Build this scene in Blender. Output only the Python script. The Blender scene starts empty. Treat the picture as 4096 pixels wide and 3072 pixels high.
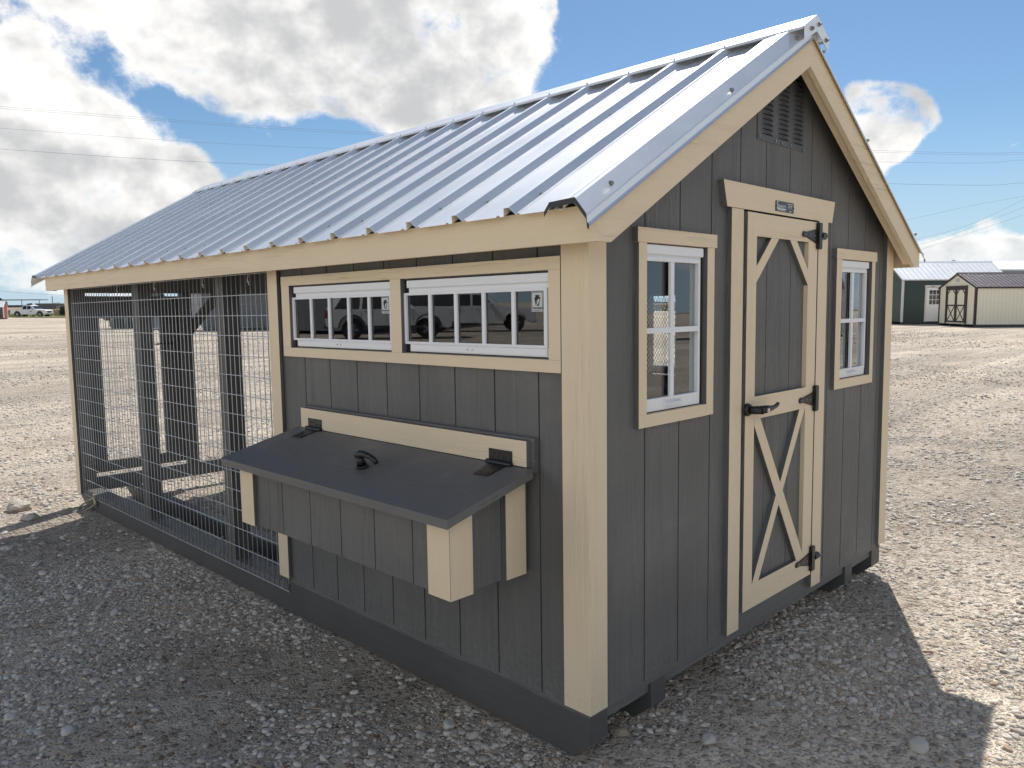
import bpy, bmesh, math, random
import numpy as np
from mathutils import Matrix, Vector, noise
random.seed(7); rng = np.random.default_rng(11)
S = bpy.context.scene
COL = S.collection

# ------------------------------------------------------------------ camera
F_PX = 3127.17                       # focal length in pixels of a 4096 wide picture
CAM = Vector((-1.8218, -1.4894, 1.4361))
yaw, pit, rol = math.radians(-45.1451), math.radians(-5.9333), math.radians(-0.3077)
Fw = Vector((-math.sin(yaw)*math.cos(pit), math.cos(yaw)*math.cos(pit), math.sin(pit)))
R0 = Vector((math.cos(yaw), math.sin(yaw), 0)); U0 = R0.cross(Fw)
Rr = R0*math.cos(rol)+U0*math.sin(rol); Ur = -R0*math.sin(rol)+U0*math.cos(rol)
cd = bpy.data.cameras.new('camera'); cam = bpy.data.objects.new('camera', cd); COL.objects.link(cam)
m = Matrix.Identity(4)
for i in range(3):
    m[i][0] = Rr[i]; m[i][1] = Ur[i]; m[i][2] = -Fw[i]; m[i][3] = CAM[i]
cam.matrix_world = m
cd.sensor_width = 36; cd.lens = F_PX/4096*36; cd.clip_start = .05; cd.clip_end = 5000
S.camera = cam
Fh = Vector((-math.sin(yaw), math.cos(yaw), 0))      # level forward, used to lay out the yard
def yard(X, Z, z=0):                                  # X metres to the right, Z metres ahead
    p = Vector((CAM.x, CAM.y, 0))+R0*X+Fh*Z; return Vector((p.x, p.y, z))

# ------------------------------------------------------------------ sky, sun, exposure
SUN_DIR = Vector((0.5824, 0.3188, 0.7478)).normalized()
SUN_EL = math.asin(SUN_DIR.z); SUN_ROT = math.atan2(SUN_DIR.x, SUN_DIR.y)
SKY_STRENGTH = 0.105
W = bpy.data.worlds.new('World'); S.world = W; W.use_nodes = True
wt = W.node_tree; wn = wt.nodes; wl = wt.links; wn.clear()
def N(tree, t, **kw):
    n = tree.nodes.new(t)
    for k, v in kw.items():
        if k.startswith('i_'):
            k = k[2:]; n.inputs[int(k) if k.isdigit() else k].default_value = v
        else: setattr(n, k, v)
    return n
def M_(tree, op, a, b=None, c=None, clamp=False):
    n = tree.nodes.new('ShaderNodeMath'); n.operation = op; n.use_clamp = clamp
    for i, x in enumerate((a, b, c)):
        if x is None: continue
        if isinstance(x, (int, float)): n.inputs[i].default_value = x
        else: tree.links.new(x, n.inputs[i])
    return n.outputs[0]
def V_(tree, op, a, b=None, out=0):
    n = tree.nodes.new('ShaderNodeVectorMath'); n.operation = op
    for i, x in enumerate((a, b)):
        if x is None: continue
        if isinstance(x, (tuple, list, Vector)): n.inputs[i].default_value = tuple(x)
        elif isinstance(x, (int, float)): n.inputs['Scale'].default_value = x
        else: tree.links.new(x, n.inputs[i])
    return n.outputs[out]
def sstep(tree, x, a, b, lo=0., hi=1.):
    n = tree.nodes.new('ShaderNodeMapRange'); n.interpolation_type = 'SMOOTHSTEP'
    tree.links.new(x, n.inputs[0]); n.inputs[1].default_value = a; n.inputs[2].default_value = b
    n.inputs[3].default_value = lo; n.inputs[4].default_value = hi
    return n.outputs[0]
def mixc(tree, f, a, b, mode='MIX'):
    n = tree.nodes.new('ShaderNodeMix'); n.data_type = 'RGBA'; n.blend_type = mode
    for s, x in ((0, f), (6, a), (7, b)):
        if isinstance(x, (int, float)): n.inputs[s].default_value = x
        elif isinstance(x, (tuple, list)): n.inputs[s].default_value = tuple(x)+((1,) if len(x) == 3 else ())
        else: tree.links.new(x, n.inputs[s])
    return n.outputs[2]
sky = N(wt, 'ShaderNodeTexSky', sky_type='NISHITA', sun_disc=False, sun_elevation=SUN_EL, sun_rotation=SUN_ROT,
        altitude=50, air_density=1.0, dust_density=0.25, ozone_density=2.2)
tc = N(wt, 'ShaderNodeTexCoord').outputs['Generated']
d0 = V_(wt, 'NORMALIZE', tc)
warp = N(wt, 'ShaderNodeTexNoise', i_Scale=5.0, i_Detail=3.0); wl.new(d0, warp.inputs['Vector'])
wv = V_(wt, 'SCALE', V_(wt, 'SUBTRACT', warp.outputs['Color'], (.5, .5, .5)), 0.10)
d1 = V_(wt, 'ADD', d0, wv)
K = 4096/2212.
def pdir(u, v):                                       # a viewing direction of the real sky
    w = Fw+Rr*((u*K-2048)/F_PX)-Ur*((v*K-1536)/F_PX); return w.normalized()
blobs = []                                            # direction, radius, vertical squash, weight
def bl(u, v, r, sq=1.0, w=1.0): blobs.append((pdir(u, v), r/1689., sq, w))
for a in ((100,-60,90),(270,50,80),(400,40,100),(560,110,110),(660,50,130),(820,100,130),(930,190,100),(1040,60,120),
          (1090,150,85),(980,-110,200),(500,-150,220),(1110,225,58),(760,170,60),(370,120,50),(1010,250,60),(1170,40,30)): bl(*a)
for a in ((0,190,60),(80,270,85),(190,330,75),(330,380,75),(60,410,110),(230,440,90),(430,375,62),(510,420,45),(-150,330,200),(570,360,26),(380,450,60)): bl(*a)
for a in ((480,190,40,1.2,.8),(250,520,95,2.2,.8),(60,560,120,2.4,.9),(330,545,75,2.6,.7),(120,620,120,4.,.7),(-60,500,120,1.5,.9)): bl(*a)
for a in ((1925,225,50),(1905,190,68),(1970,190,60),(1910,265,52),(1890,335,42),(2010,210,36,1.3,.8),(1870,290,50),(1860,385,26,1.5,.8)): bl(*a)
for a in ((2190,300,32,3.0,.9),(2150,305,20,3.,.6),(2120,290,10,2.,.5),(2118,468,38,1.4,1.05),(2010,540,66,1.7,1.05),(2130,560,95,2.2,1.05),(2230,545,70,2.0,.9),(2300,600,130,2.,1.),(1955,560,45,1.8,.8),(1945,390,16,1.6,.6),(2060,600,90,3.,.7)): bl(*a)
for k in range(12):                                   # the same broken cumulus all round, out of view
    az = math.radians(75+k*19+random.uniform(-6, 6)); el = math.radians(random.uniform(6, 48))
    az2 = -yaw*0+math.atan2(Fh.x, Fh.y)+az
    blobs.append((Vector((math.sin(az2)*math.cos(el), math.cos(az2)*math.cos(el), math.sin(el))), random.uniform(.19, .31), 1.3, 1.0))
tot = None
for c, r, sq, w in blobs:
    s = V_(wt, 'SUBTRACT', d1, tuple(c)); s = V_(wt, 'MULTIPLY', s, (1/r, 1/r, sq/r))
    q = V_(wt, 'DOT_PRODUCT', s, s, 1)
    g = M_(wt, 'MULTIPLY', M_(wt, 'EXPONENT', M_(wt, 'MULTIPLY', q, -1.0)), w)
    tot = g if tot is None else M_(wt, 'ADD', tot, g)
tot = M_(wt, 'MINIMUM', tot, 1.1)
n1in = V_(wt, 'MULTIPLY', d0, (1, 1, 1.3))
def cover(vec):
    vo = N(wt, 'ShaderNodeTexVoronoi', i_Scale=17.0); vo.feature = 'F1'; wl.new(vec, vo.inputs['Vector'])
    nn = N(wt, 'ShaderNodeTexNoise', i_Scale=8.0, i_Detail=8.0, i_Roughness=.66); wl.new(vec, nn.inputs['Vector'])
    return M_(wt, 'ADD', M_(wt, 'MULTIPLY', M_(wt, 'SUBTRACT', nn.outputs[0], .5), 2.35), M_(wt, 'MULTIPLY', M_(wt, 'SUBTRACT', .45, vo.outputs['Distance']), .34))
fb = cover(V_(wt, 'ADD', n1in, V_(wt, 'SCALE', wv, .5)))
dens = M_(wt, 'ADD', tot, fb)
alpha = sstep(wt, dens, .48, .92)
# where the cloud is thinner a little nearer the sun, light comes through: bright rims and grey bellies
n1b = N(wt, 'ShaderNodeTexNoise', i_Scale=9.0, i_Detail=4.0, i_Roughness=.55)
wl.new(V_(wt, 'MULTIPLY', V_(wt, 'ADD', d0, (.010, .004, .026)), (1, 1, 1.3)), n1b.inputs['Vector'])
n1c = N(wt, 'ShaderNodeTexNoise', i_Scale=9.0, i_Detail=4.0, i_Roughness=.55); wl.new(n1in, n1c.inputs['Vector'])
lit = M_(wt, 'MULTIPLY', M_(wt, 'SUBTRACT', n1c.outputs[0], n1b.outputs[0]), 3.0)
n3s = N(wt, 'ShaderNodeSeparateColor'); wl.new(warp.outputs['Color'], n3s.inputs[0])
thick = sstep(wt, M_(wt, 'ADD', M_(wt, 'SUBTRACT', dens, lit), M_(wt, 'MULTIPLY', M_(wt, 'SUBTRACT', n3s.outputs[2], .5), 1.8)), .45, 1.75)
white = (3.55, 3.49, 3.38); grey = (2.0, 2.03, 2.07)
ccol = mixc(wt, thick, white, grey)
# unseen clouds across from the sun, brightened like front-lit ones to lift the shade
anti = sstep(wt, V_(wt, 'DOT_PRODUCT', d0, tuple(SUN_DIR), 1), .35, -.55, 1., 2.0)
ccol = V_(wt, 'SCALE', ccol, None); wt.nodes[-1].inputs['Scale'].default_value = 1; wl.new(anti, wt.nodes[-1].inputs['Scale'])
# clouds near the horizon fade into the sky colour behind them
sz = N(wt, 'ShaderNodeSeparateXYZ'); wl.new(d0, sz.inputs[0])
alpha = M_(wt, 'MULTIPLY', alpha, sstep(wt, sz.outputs[2], -.005, .10, .60, 1.))
skc = mixc(wt, 1.0, sky.outputs[0], (.226, .275, .308), 'MULTIPLY')
skc = mixc(wt, sstep(wt, sz.outputs[2], -.01, .22, .88, 0.), skc, (1.72, 2.28, 2.75))
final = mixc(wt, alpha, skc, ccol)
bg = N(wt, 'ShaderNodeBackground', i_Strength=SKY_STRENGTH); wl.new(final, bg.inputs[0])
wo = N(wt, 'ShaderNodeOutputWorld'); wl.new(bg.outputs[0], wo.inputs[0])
try: W.cycles.sampling_method = 'MANUAL'; W.cycles.sample_map_resolution = 1024
except Exception: pass

sd = bpy.data.lights.new('sun', 'SUN'); sd.energy = 2.0; sd.angle = math.radians(.53); sd.color = (1, .965, .915)
so = bpy.data.objects.new('sun', sd); COL.objects.link(so)
so.rotation_euler = SUN_DIR.to_track_quat('Z', 'Y').to_euler(); so.location = (0, 0, 30)
vs = S.view_settings; vs.view_transform = 'Standard'; vs.look = 'None'; vs.gamma = 1; vs.use_curve_mapping = False
vs.exposure = 1.55
S.render.engine = 'CYCLES'

# ------------------------------------------------------------------ materials
def new_mat(name):
    mt = bpy.data.materials.new(name); mt.use_nodes = True
    t = mt.node_tree; b = t.nodes['Principled BSDF']; return mt, t, b
def ocoord(t, scale=(1, 1, 1), off=(0, 0, 0), src='Object'):
    mp = N(t, 'ShaderNodeMapping'); mp.inputs['Scale'].default_value = scale; mp.inputs['Location'].default_value = off
    t.links.new(N(t, 'ShaderNodeTexCoord').outputs[src], mp.inputs[0]); return mp.outputs[0]
def tex(t, vec, scale, detail=3, rough=.5, dist=0.):
    n = N(t, 'ShaderNodeTexNoise', i_Scale=scale, i_Detail=detail, i_Roughness=rough, i_Distortion=dist); t.links.new(vec, n.inputs['Vector']); return n.outputs[0]
def bump(t, b, h, strength=.3, dist=.002):
    n = N(t, 'ShaderNodeBump', i_Strength=strength, i_Distance=dist); t.links.new(h, n.inputs['Height']); t.links.new(n.outputs[0], b.inputs['Normal'])
def plain(name, col, rough=.5, metal=0., var=.12, spec=.5, bs=0.):
    mt, t, b = new_mat(name); v = ocoord(t)
    f = M_(t, 'ADD', M_(t, 'MULTIPLY', tex(t, v, 9., 4), var*2), 1-var)
    c = N(t, 'ShaderNodeMix', data_type='RGBA', blend_type='MULTIPLY'); c.inputs[0].default_value = 1; c.inputs[6].default_value = (*col, 1)
    cc = N(t, 'ShaderNodeCombineColor'); [t.links.new(f, cc.inputs[i]) for i in range(3)]
    t.links.new(cc.outputs[0], c.inputs[7]); t.links.new(c.outputs[2], b.inputs['Base Color'])
    b.inputs['Roughness'].default_value = rough; b.inputs['Metallic'].default_value = metal; b.inputs['Specular IOR Level'].default_value = spec
    if bs: bump(t, b, tex(t, v, 60., 4), bs, .003)
    return mt
def wood(name, col, axis, rough=.55, strength=.95, chips=0., lo=.80, hi=1.16, dirt=.10, splash=0.):
    """painted, embossed wood siding: grain runs along axis (0 x, 1 y, 2 z)"""
    mt, t, b = new_mat(name)
    s = [62., 62., 62.]; s[axis] = 2.6; s2 = [17., 17., 17.]; s2[axis] = 1.1; s3 = [150., 150., 150.]; s3[axis] = 9.
    g1 = tex(t, ocoord(t, s), 1., 4, .6, .8)
    ring = tex(t, ocoord(t, s2), 1., 2, .5, .4)
    ringm = M_(t, 'ABSOLUTE', M_(t, 'SUBTRACT', M_(t, 'FRACT', M_(t, 'MULTIPLY', ring, 16.)), .5))
    mask = sstep(t, tex(t, ocoord(t, [q*.35 for q in s2], (3, 5, 9)), 1., 2), .45, .62)
    g3 = tex(t, ocoord(t, s3), 1., 2)
    mot = tex(t, ocoord(t, (30, 30, 75)), 1., 4, .6, .5)
    h = M_(t, 'ADD', M_(t, 'MULTIPLY', g1, .75), M_(t, 'MULTIPLY', M_(t, 'MULTIPLY', ringm, mask), 1.6))
    h = M_(t, 'ADD', h, M_(t, 'ADD', M_(t, 'MULTIPLY', g3, .35), M_(t, 'MULTIPLY', mot, .5)))
    bump(t, b, h, strength, .0022)
    v = M_(t, 'ADD', M_(t, 'MULTIPLY', g1, .22), M_(t, 'MULTIPLY', tex(t, ocoord(t, (3, 3, 3)), 1., 5), .26))
    v = M_(t, 'ADD', v, M_(t, 'MULTIPLY', M_(t, 'MULTIPLY', ringm, mask), .10))
    cc = mixc(t, sstep(t, v, .12, .48), tuple(c*lo for c in col), tuple(c*hi for c in col))
    dust = sstep(t, tex(t, ocoord(t, (1.7, 1.7, 4.5), (1, 2, 3)), 1., 6, .65), .52, .75)
    cc = mixc(t, M_(t, 'MULTIPLY', dust, dirt), cc, (.40, .37, .33))
    crev = M_(t, 'MULTIPLY', sstep(t, ringm, .36, .5), mask)
    cc = mixc(t, M_(t, 'MULTIPLY', crev, .30 if chips else .03), cc, tuple(c*.45 for c in col))  # shade in the grain crevices, put into the colour
    if splash:                                        # dust splashed up from the yard by rain
        sz_ = N(t, 'ShaderNodeSeparateXYZ'); t.links.new(ocoord(t), sz_.inputs[0])
        sp = M_(t, 'MULTIPLY', sstep(t, M_(t, 'ADD', sz_.outputs[2], M_(t, 'MULTIPLY', tex(t, ocoord(t, (7, 7, 7)), 1., 4, .6), .35)), .42, .78, 1., 0.), sstep(t, tex(t, ocoord(t, (60, 60, 60), (4, 4, 4)), 1., 4, .7), .42, .66))
        cc = mixc(t, M_(t, 'MULTIPLY', sp, splash), cc, (.42, .38, .33))
    if chips:
        ch = sstep(t, tex(t, ocoord(t, (38, 38, 22), (2, 2, 2)), 1., 3, .6), .72, .76)
        cc = mixc(t, M_(t, 'MULTIPLY', ch, chips), cc, (.25, .22, .18))
    t.links.new(cc, b.inputs['Base Color'])
    t.links.new(M_(t, 'ADD', M_(t, 'MULTIPLY', mot, .25), rough-.12), b.inputs['Roughness'])
    b.inputs['Specular IOR Level'].default_value = .42
    return mt
CHAR = (.152, .149, .143); CREAM = (.78, .64, .45)
char_z = wood('charcoal_siding_paint', CHAR, 2, chips=.35, lo=.72, hi=1.2, splash=.17); char_y = wood('charcoal_paint_grain_y', CHAR, 1); char_x = wood('charcoal_paint_grain_x', CHAR, 0)
cream_z = wood('cream_trim_paint', CREAM, 2, .6, .6, lo=.955, hi=1.03, dirt=.06, splash=.2); cream_y = wood('cream_trim_grain_y', CREAM, 1, .6, .75, lo=.95, hi=1.03, dirt=.06); cream_x = wood('cream_trim_grain_x', CREAM, 0, .6, .75, lo=.95, hi=1.03, dirt=.06)
char_lid = wood('charcoal_lid_paint', (.142, .140, .137), 1, .5, .5, lo=.86, hi=1.1, dirt=.35)
char_skid = wood('charcoal_skid_paint', (.10, .097, .093), 1, .5, .25, dirt=.03)
gapm = plain('dark_gap', (.012, .012, .012), .9)
inner = plain('dark_interior_paint', (.030, .030, .032), .8)
raw = plain('raw_plywood', (.24, .18, .11), .8, var=.2)
vinyl = plain('white_vinyl', (.80, .81, .83), .35, var=.03)
black = plain('black_hardware', (.012, .012, .013), .38, var=.1)
screwm = plain('screw_metal', (.30, .29, .27), .4, .8)
brass = plain('zinc_plated_steel', (.45, .42, .32), .45, .7)
wirem = plain('galvanised_wire', (.56, .58, .60), .42, .35, var=.1)
soffit = plain('dark_soffit', (.026, .028, .033), .75)
def metal_roof(name, col, rough=.44, metal=.68):
    mt, t, b = new_mat(name); v = ocoord(t)
    sp = tex(t, v, 420., 2, .5); big = tex(t, v, 2.3, 4, .6)
    f = M_(t, 'ADD', M_(t, 'MULTIPLY', sp, .16), M_(t, 'ADD', M_(t, 'MULTIPLY', big, .14), .84))
    cc = N(t, 'ShaderNodeCombineColor'); [t.links.new(f, cc.inputs[i]) for i in range(3)]
    t.links.new(mixc(t, 1., (*col, 1), cc.outputs[0], 'MULTIPLY'), b.inputs['Base Color'])
    t.links.new(M_(t, 'ADD', M_(t, 'MULTIPLY', big, .16), rough-.06), b.inputs['Roughness'])
    b.inputs['Metallic'].default_value = metal; bump(t, b, M_(t, 'ADD', M_(t, 'MULTIPLY', sp, .3), M_(t, 'MULTIPLY', tex(t, v, 5., 2), 2.)), .12, .004)
    return mt
galv = metal_roof('galvalume', (.86, .87, .88))
whiteroof = metal_roof('white_metal_roof', (.80, .81, .82), .4, .1)
brownroof = metal_roof('brown_metal_roof', (.115, .085, .085), .35, .1)
def glass_mat(name, tint=(.86, .9, .88), refl=1.9):
    mt = bpy.data.materials.new(name); mt.use_nodes = True; t = mt.node_tree; t.nodes.clear()
    ge = N(t, 'ShaderNodeNewGeometry'); cs = M_(t, 'ABSOLUTE', V_(t, 'DOT_PRODUCT', ge.outputs['Normal'], ge.outputs['Incoming'], 1))
    f = M_(t, 'MULTIPLY', M_(t, 'ADD', M_(t, 'MULTIPLY', M_(t, 'POWER', M_(t, 'SUBTRACT', 1., cs), 5.), .955), .045), refl, clamp=True)
    tr = N(t, 'ShaderNodeBsdfTransparent'); tr.inputs[0].default_value = (*tint, 1)
    gl = N(t, 'ShaderNodeBsdfGlossy', i_Roughness=.012); gl.inputs[0].default_value = (.95, .97, 1, 1)
    ms = N(t, 'ShaderNodeMixShader'); t.links.new(f, ms.inputs[0]); t.links.new(tr.outputs[0], ms.inputs[1]); t.links.new(gl.outputs[0], ms.inputs[2])
    t.links.new(ms.outputs[0], N(t, 'ShaderNodeOutputMaterial').inputs[0]); return mt
glass = glass_mat('window_glass', refl=2.5)
carglass = plain('tinted_car_glass', (.012, .014, .017), .05, var=0., spec=.8)
def car_paint(name, col):
    mt = plain(name, col, .28, 0., var=.02); mt.node_tree.nodes['Principled BSDF'].inputs['Coat Weight'].default_value = .8; return mt
wpaint = car_paint('white_car_paint', (.74, .75, .76)); dpaint = car_paint('black_car_paint', (.02, .022, .03))
tyre = plain('tyre_rubber', (.02, .02, .02), .85); alloy = plain('alloy_rim', (.35, .36, .38), .3, .9); chrome = plain('chrome_trim', (.6, .6, .62), .12, 1.)
headl = plain('headlamp_lens', (.7, .72, .75), .1, .2); redl = plain('tail_lamp_lens', (.3, .01, .01), .15); greyp = plain('grey_plastic', (.05, .05, .055), .6)

# ------------------------------------------------------------------ mesh helpers
class MB:
    def __init__(s): s.v = []; s.f = []; s.m = []
    def add(s, vs, fs, ms=0):
        o = len(s.v); s.v += [tuple(p) for p in vs]; s.f += [tuple(o+i for i in f) for f in fs]
        s.m += (list(ms) if isinstance(ms, (list, tuple)) else [ms]*len(fs)); return s
    def box(s, x0, x1, y0, y1, z0, z1, mi=0, side=None, sides=''):
        """side: material index put on the faces named in sides (x y z lower = low side, upper = high side)"""
        if x0 > x1: x0, x1 = x1, x0
        if y0 > y1: y0, y1 = y1, y0
        vs = [(x0,y0,z0),(x1,y0,z0),(x1,y1,z0),(x0,y1,z0),(x0,y0,z1),(x1,y0,z1),(x1,y1,z1),(x0,y1,z1)]
        fs = [(0,3,2,1),(4,5,6,7),(0,1,5,4),(1,2,6,5),(2,3,7,6),(3,0,4,7)]; nm = 'zZyXYx'
        return s.add(vs, fs, [side if (side is not None and n in sides) else mi for n in nm])
    def prism(s, poly, axis, a, b, mi=0, mside=None, mback=None):
        """poly: 2D points in the other two axes (counter-clockwise or not), extruded along axis from a to b"""
        n = len(poly)
        def P(p, c):
            q = list(p); q.insert(axis, c); return tuple(q)
        vs = [P(p, a) for p in poly]+[P(p, b) for p in poly]
        fs = [tuple(range(n)), tuple(range(2*n-1, n-1, -1))]+[(i, i+n, (i+1) % n+n, (i+1) % n) for i in range(n)]
        ms = [mi, mi if mback is None else mback]+[mi if mside is None else mside]*n
        return s.add(vs, fs, ms)
    def bar(s, p, q, w, h, up=(0, 0, 1), mi=0):
        p = Vector(p); q = Vector(q); d = (q-p).normalized(); u = Vector(up); a = d.cross(u).normalized()*w/2; c = a.cross(d).normalized()*h/2
        vs = [p-a-c, p+a-c, p+a+c, p-a+c, q-a-c, q+a-c, q+a+c, q-a+c]
        return s.add(vs, [(0,1,2,3),(7,6,5,4),(0,4,5,1),(1,5,6,2),(2,6,7,3),(3,7,4,0)], mi)
    def tube(s, pts, r, n=6, mi=0, caps=True):
        rings = []; pts = [Vector(p) for p in pts]
        rr = r if isinstance(r, (list, tuple)) else [r]*len(pts)
        for i, p in enumerate(pts):
            d = (pts[min(i+1, len(pts)-1)]-pts[max(i-1, 0)]).normalized()
            a = d.orthogonal().normalized() if i == 0 else (pa-d*pa.dot(d)).normalized()
            pa = a; b_ = d.cross(a)
            rings.append([p+(a*math.cos(2*math.pi*k/n)+b_*math.sin(2*math.pi*k/n))*rr[i] for k in range(n)])
        o = [v for r_ in rings for v in r_]; fs = []
        for i in range(len(pts)-1):
            for k in range(n): fs.append((i*n+k, i*n+(k+1) % n, (i+1)*n+(k+1) % n, (i+1)*n+k))
        if caps: fs += [tuple(range(n-1, -1, -1)), tuple((len(pts)-1)*n+k for k in range(n))]
        return s.add(o, fs, mi)
    def strip(s, prof, axis, a, b, th=None, mi=0):
        """open profile (2D points in the two other axes) swept along axis"""
        n = len(prof)
        def P(p, c):
            q = list(p); q.insert(axis, c); return tuple(q)
        if th:
            off = []
            for i in range(n):
                p0 = Vector(prof[max(i-1, 0)]); p1 = Vector(prof[min(i+1, n-1)]); t_ = (p1-p0).normalized()
                off.append((prof[i][0]+t_.y*th, prof[i][1]-t_.x*th))
            return s.prism(list(prof)+off[::-1], axis, a, b, mi)
        vs = [P(p, a) for p in prof]+[P(p, b) for p in prof]
        return s.add(vs, [(i, i+1, i+1+n, i+n) for i in range(n-1)], mi)
    def build(s, name, mats, parent=None, mw=None, smooth=False, bevel=0.):
        me = bpy.data.meshes.new(name); me.from_pydata(s.v, [], s.f)
        if not isinstance(mats, (list, tuple)): mats = [mats]
        for mt in mats: me.materials.append(mt)
        me.polygons.foreach_set('material_index', s.m)
        bm = bmesh.new(); bm.from_mesh(me); bmesh.ops.recalc_face_normals(bm, faces=bm.faces)
        if bevel: bmesh.ops.bevel(bm, geom=list(bm.edges), offset=bevel, segments=2, affect='EDGES', clamp_overlap=True)
        bm.to_mesh(me); bm.free()
        if smooth:
            for p in me.polygons: p.use_smooth = True
        o = bpy.data.objects.new(name, me); COL.objects.link(o)
        if parent: o.parent = parent
        if mw is not None: o.matrix_local = mw
        return o
def empty(name, loc=(0, 0, 0), rz=0, parent=None):
    o = bpy.data.objects.new(name, None); COL.objects.link(o); o.location = loc; o.rotation_euler = (0, 0, rz); o.empty_display_size = .2
    if parent: o.parent = parent
    return o
def tag(o, label=None, cat=None, group=None, kind=None):
    if label: o['label'] = label
    if cat: o['category'] = cat
    if group: o['group'] = group
    if kind: o['kind'] = kind
    return o
def sub(r, holes):
    out = [r]
    for h in holes:
        nx = []
        for a in out:
            if h[0] >= a[1] or h[1] <= a[0] or h[2] >= a[3] or h[3] <= a[2]: nx.append(a); continue
            if a[2] < h[2]: nx.append((a[0], a[1], a[2], h[2]))
            if a[3] > h[3]: nx.append((a[0], a[1], h[3], a[3]))
            z0, z1 = max(a[2], h[2]), min(a[3], h[3])
            if a[0] < h[0]: nx.append((a[0], h[0], z0, z1))
            if a[1] > h[1]: nx.append((h[1], a[1], z0, z1))
        out = nx
    return out

# ------------------------------------------------------------------ the coop's frame (it stands on slightly sloping gravel)
MROT = Matrix(((0.99999932, -0.00089483, -0.00075102), (0.00090374, 0.99992817, 0.01195164), (0.00074027, -0.01195231, 0.99992829)))
TR = Vector((-0.00013154, -0.01759632, -0.18133833))
def plane_z(x, y): return -.0164-.01195*y
# ------------------------------------------------------------------ ground
def gheight(x, y):
    dx = max(-x, 0, x-2.44); dy = max(-y, 0, y-4.95); d = math.hypot(dx, dy)
    k = min(max((d-2.5)/12, 0), 1); k = k*k*(3-2*k)
    yy = min(max(y, -3), 8)
    z = (1-k)*plane_z(x, yy)
    q = Vector((x-CAM.x, y-CAM.y, 0)); zz = q.dot(Fh); xx = q.dot(R0)
    f = min(max((zz-55)/70, 0), 1)*min(max((-xx+5)/40, 0), 1); z -= .45*f*f*(3-2*f)
    w = min(d/.5, 1)
    z += w*.016*noise.noise(Vector((x*.9, y*.9, 0)))+w*.05*noise.noise(Vector((x*.16, y*.16, 3)))*min(d/6, 1)
    return z
def grid_sheet(name, xs, ys, zf, mat, kind='structure', lift=0.):
    vs = [(x, y, zf(x, y)+lift) for y in ys for x in xs]; n = len(xs)
    fs = [(j*n+i, j*n+i+1, (j+1)*n+i+1, (j+1)*n+i) for j in range(len(ys)-1) for i in range(n-1)]
    me = bpy.data.meshes.new(name); me.from_pydata(vs, [], fs); me.materials.append(mat)
    for p in me.polygons: p.use_smooth = True
    o = bpy.data.objects.new(name, me); COL.objects.link(o); o['kind'] = kind; return o
def spaced(c, near, step, far, grow=1.35):
    out = [c]
    for sgn in (-1, 1):
        x = c; st = step
        while abs(x-c) < far:
            x += sgn*st
            if abs(x-c) > near: st *= grow
            out.append(x)
    return sorted(out)
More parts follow.
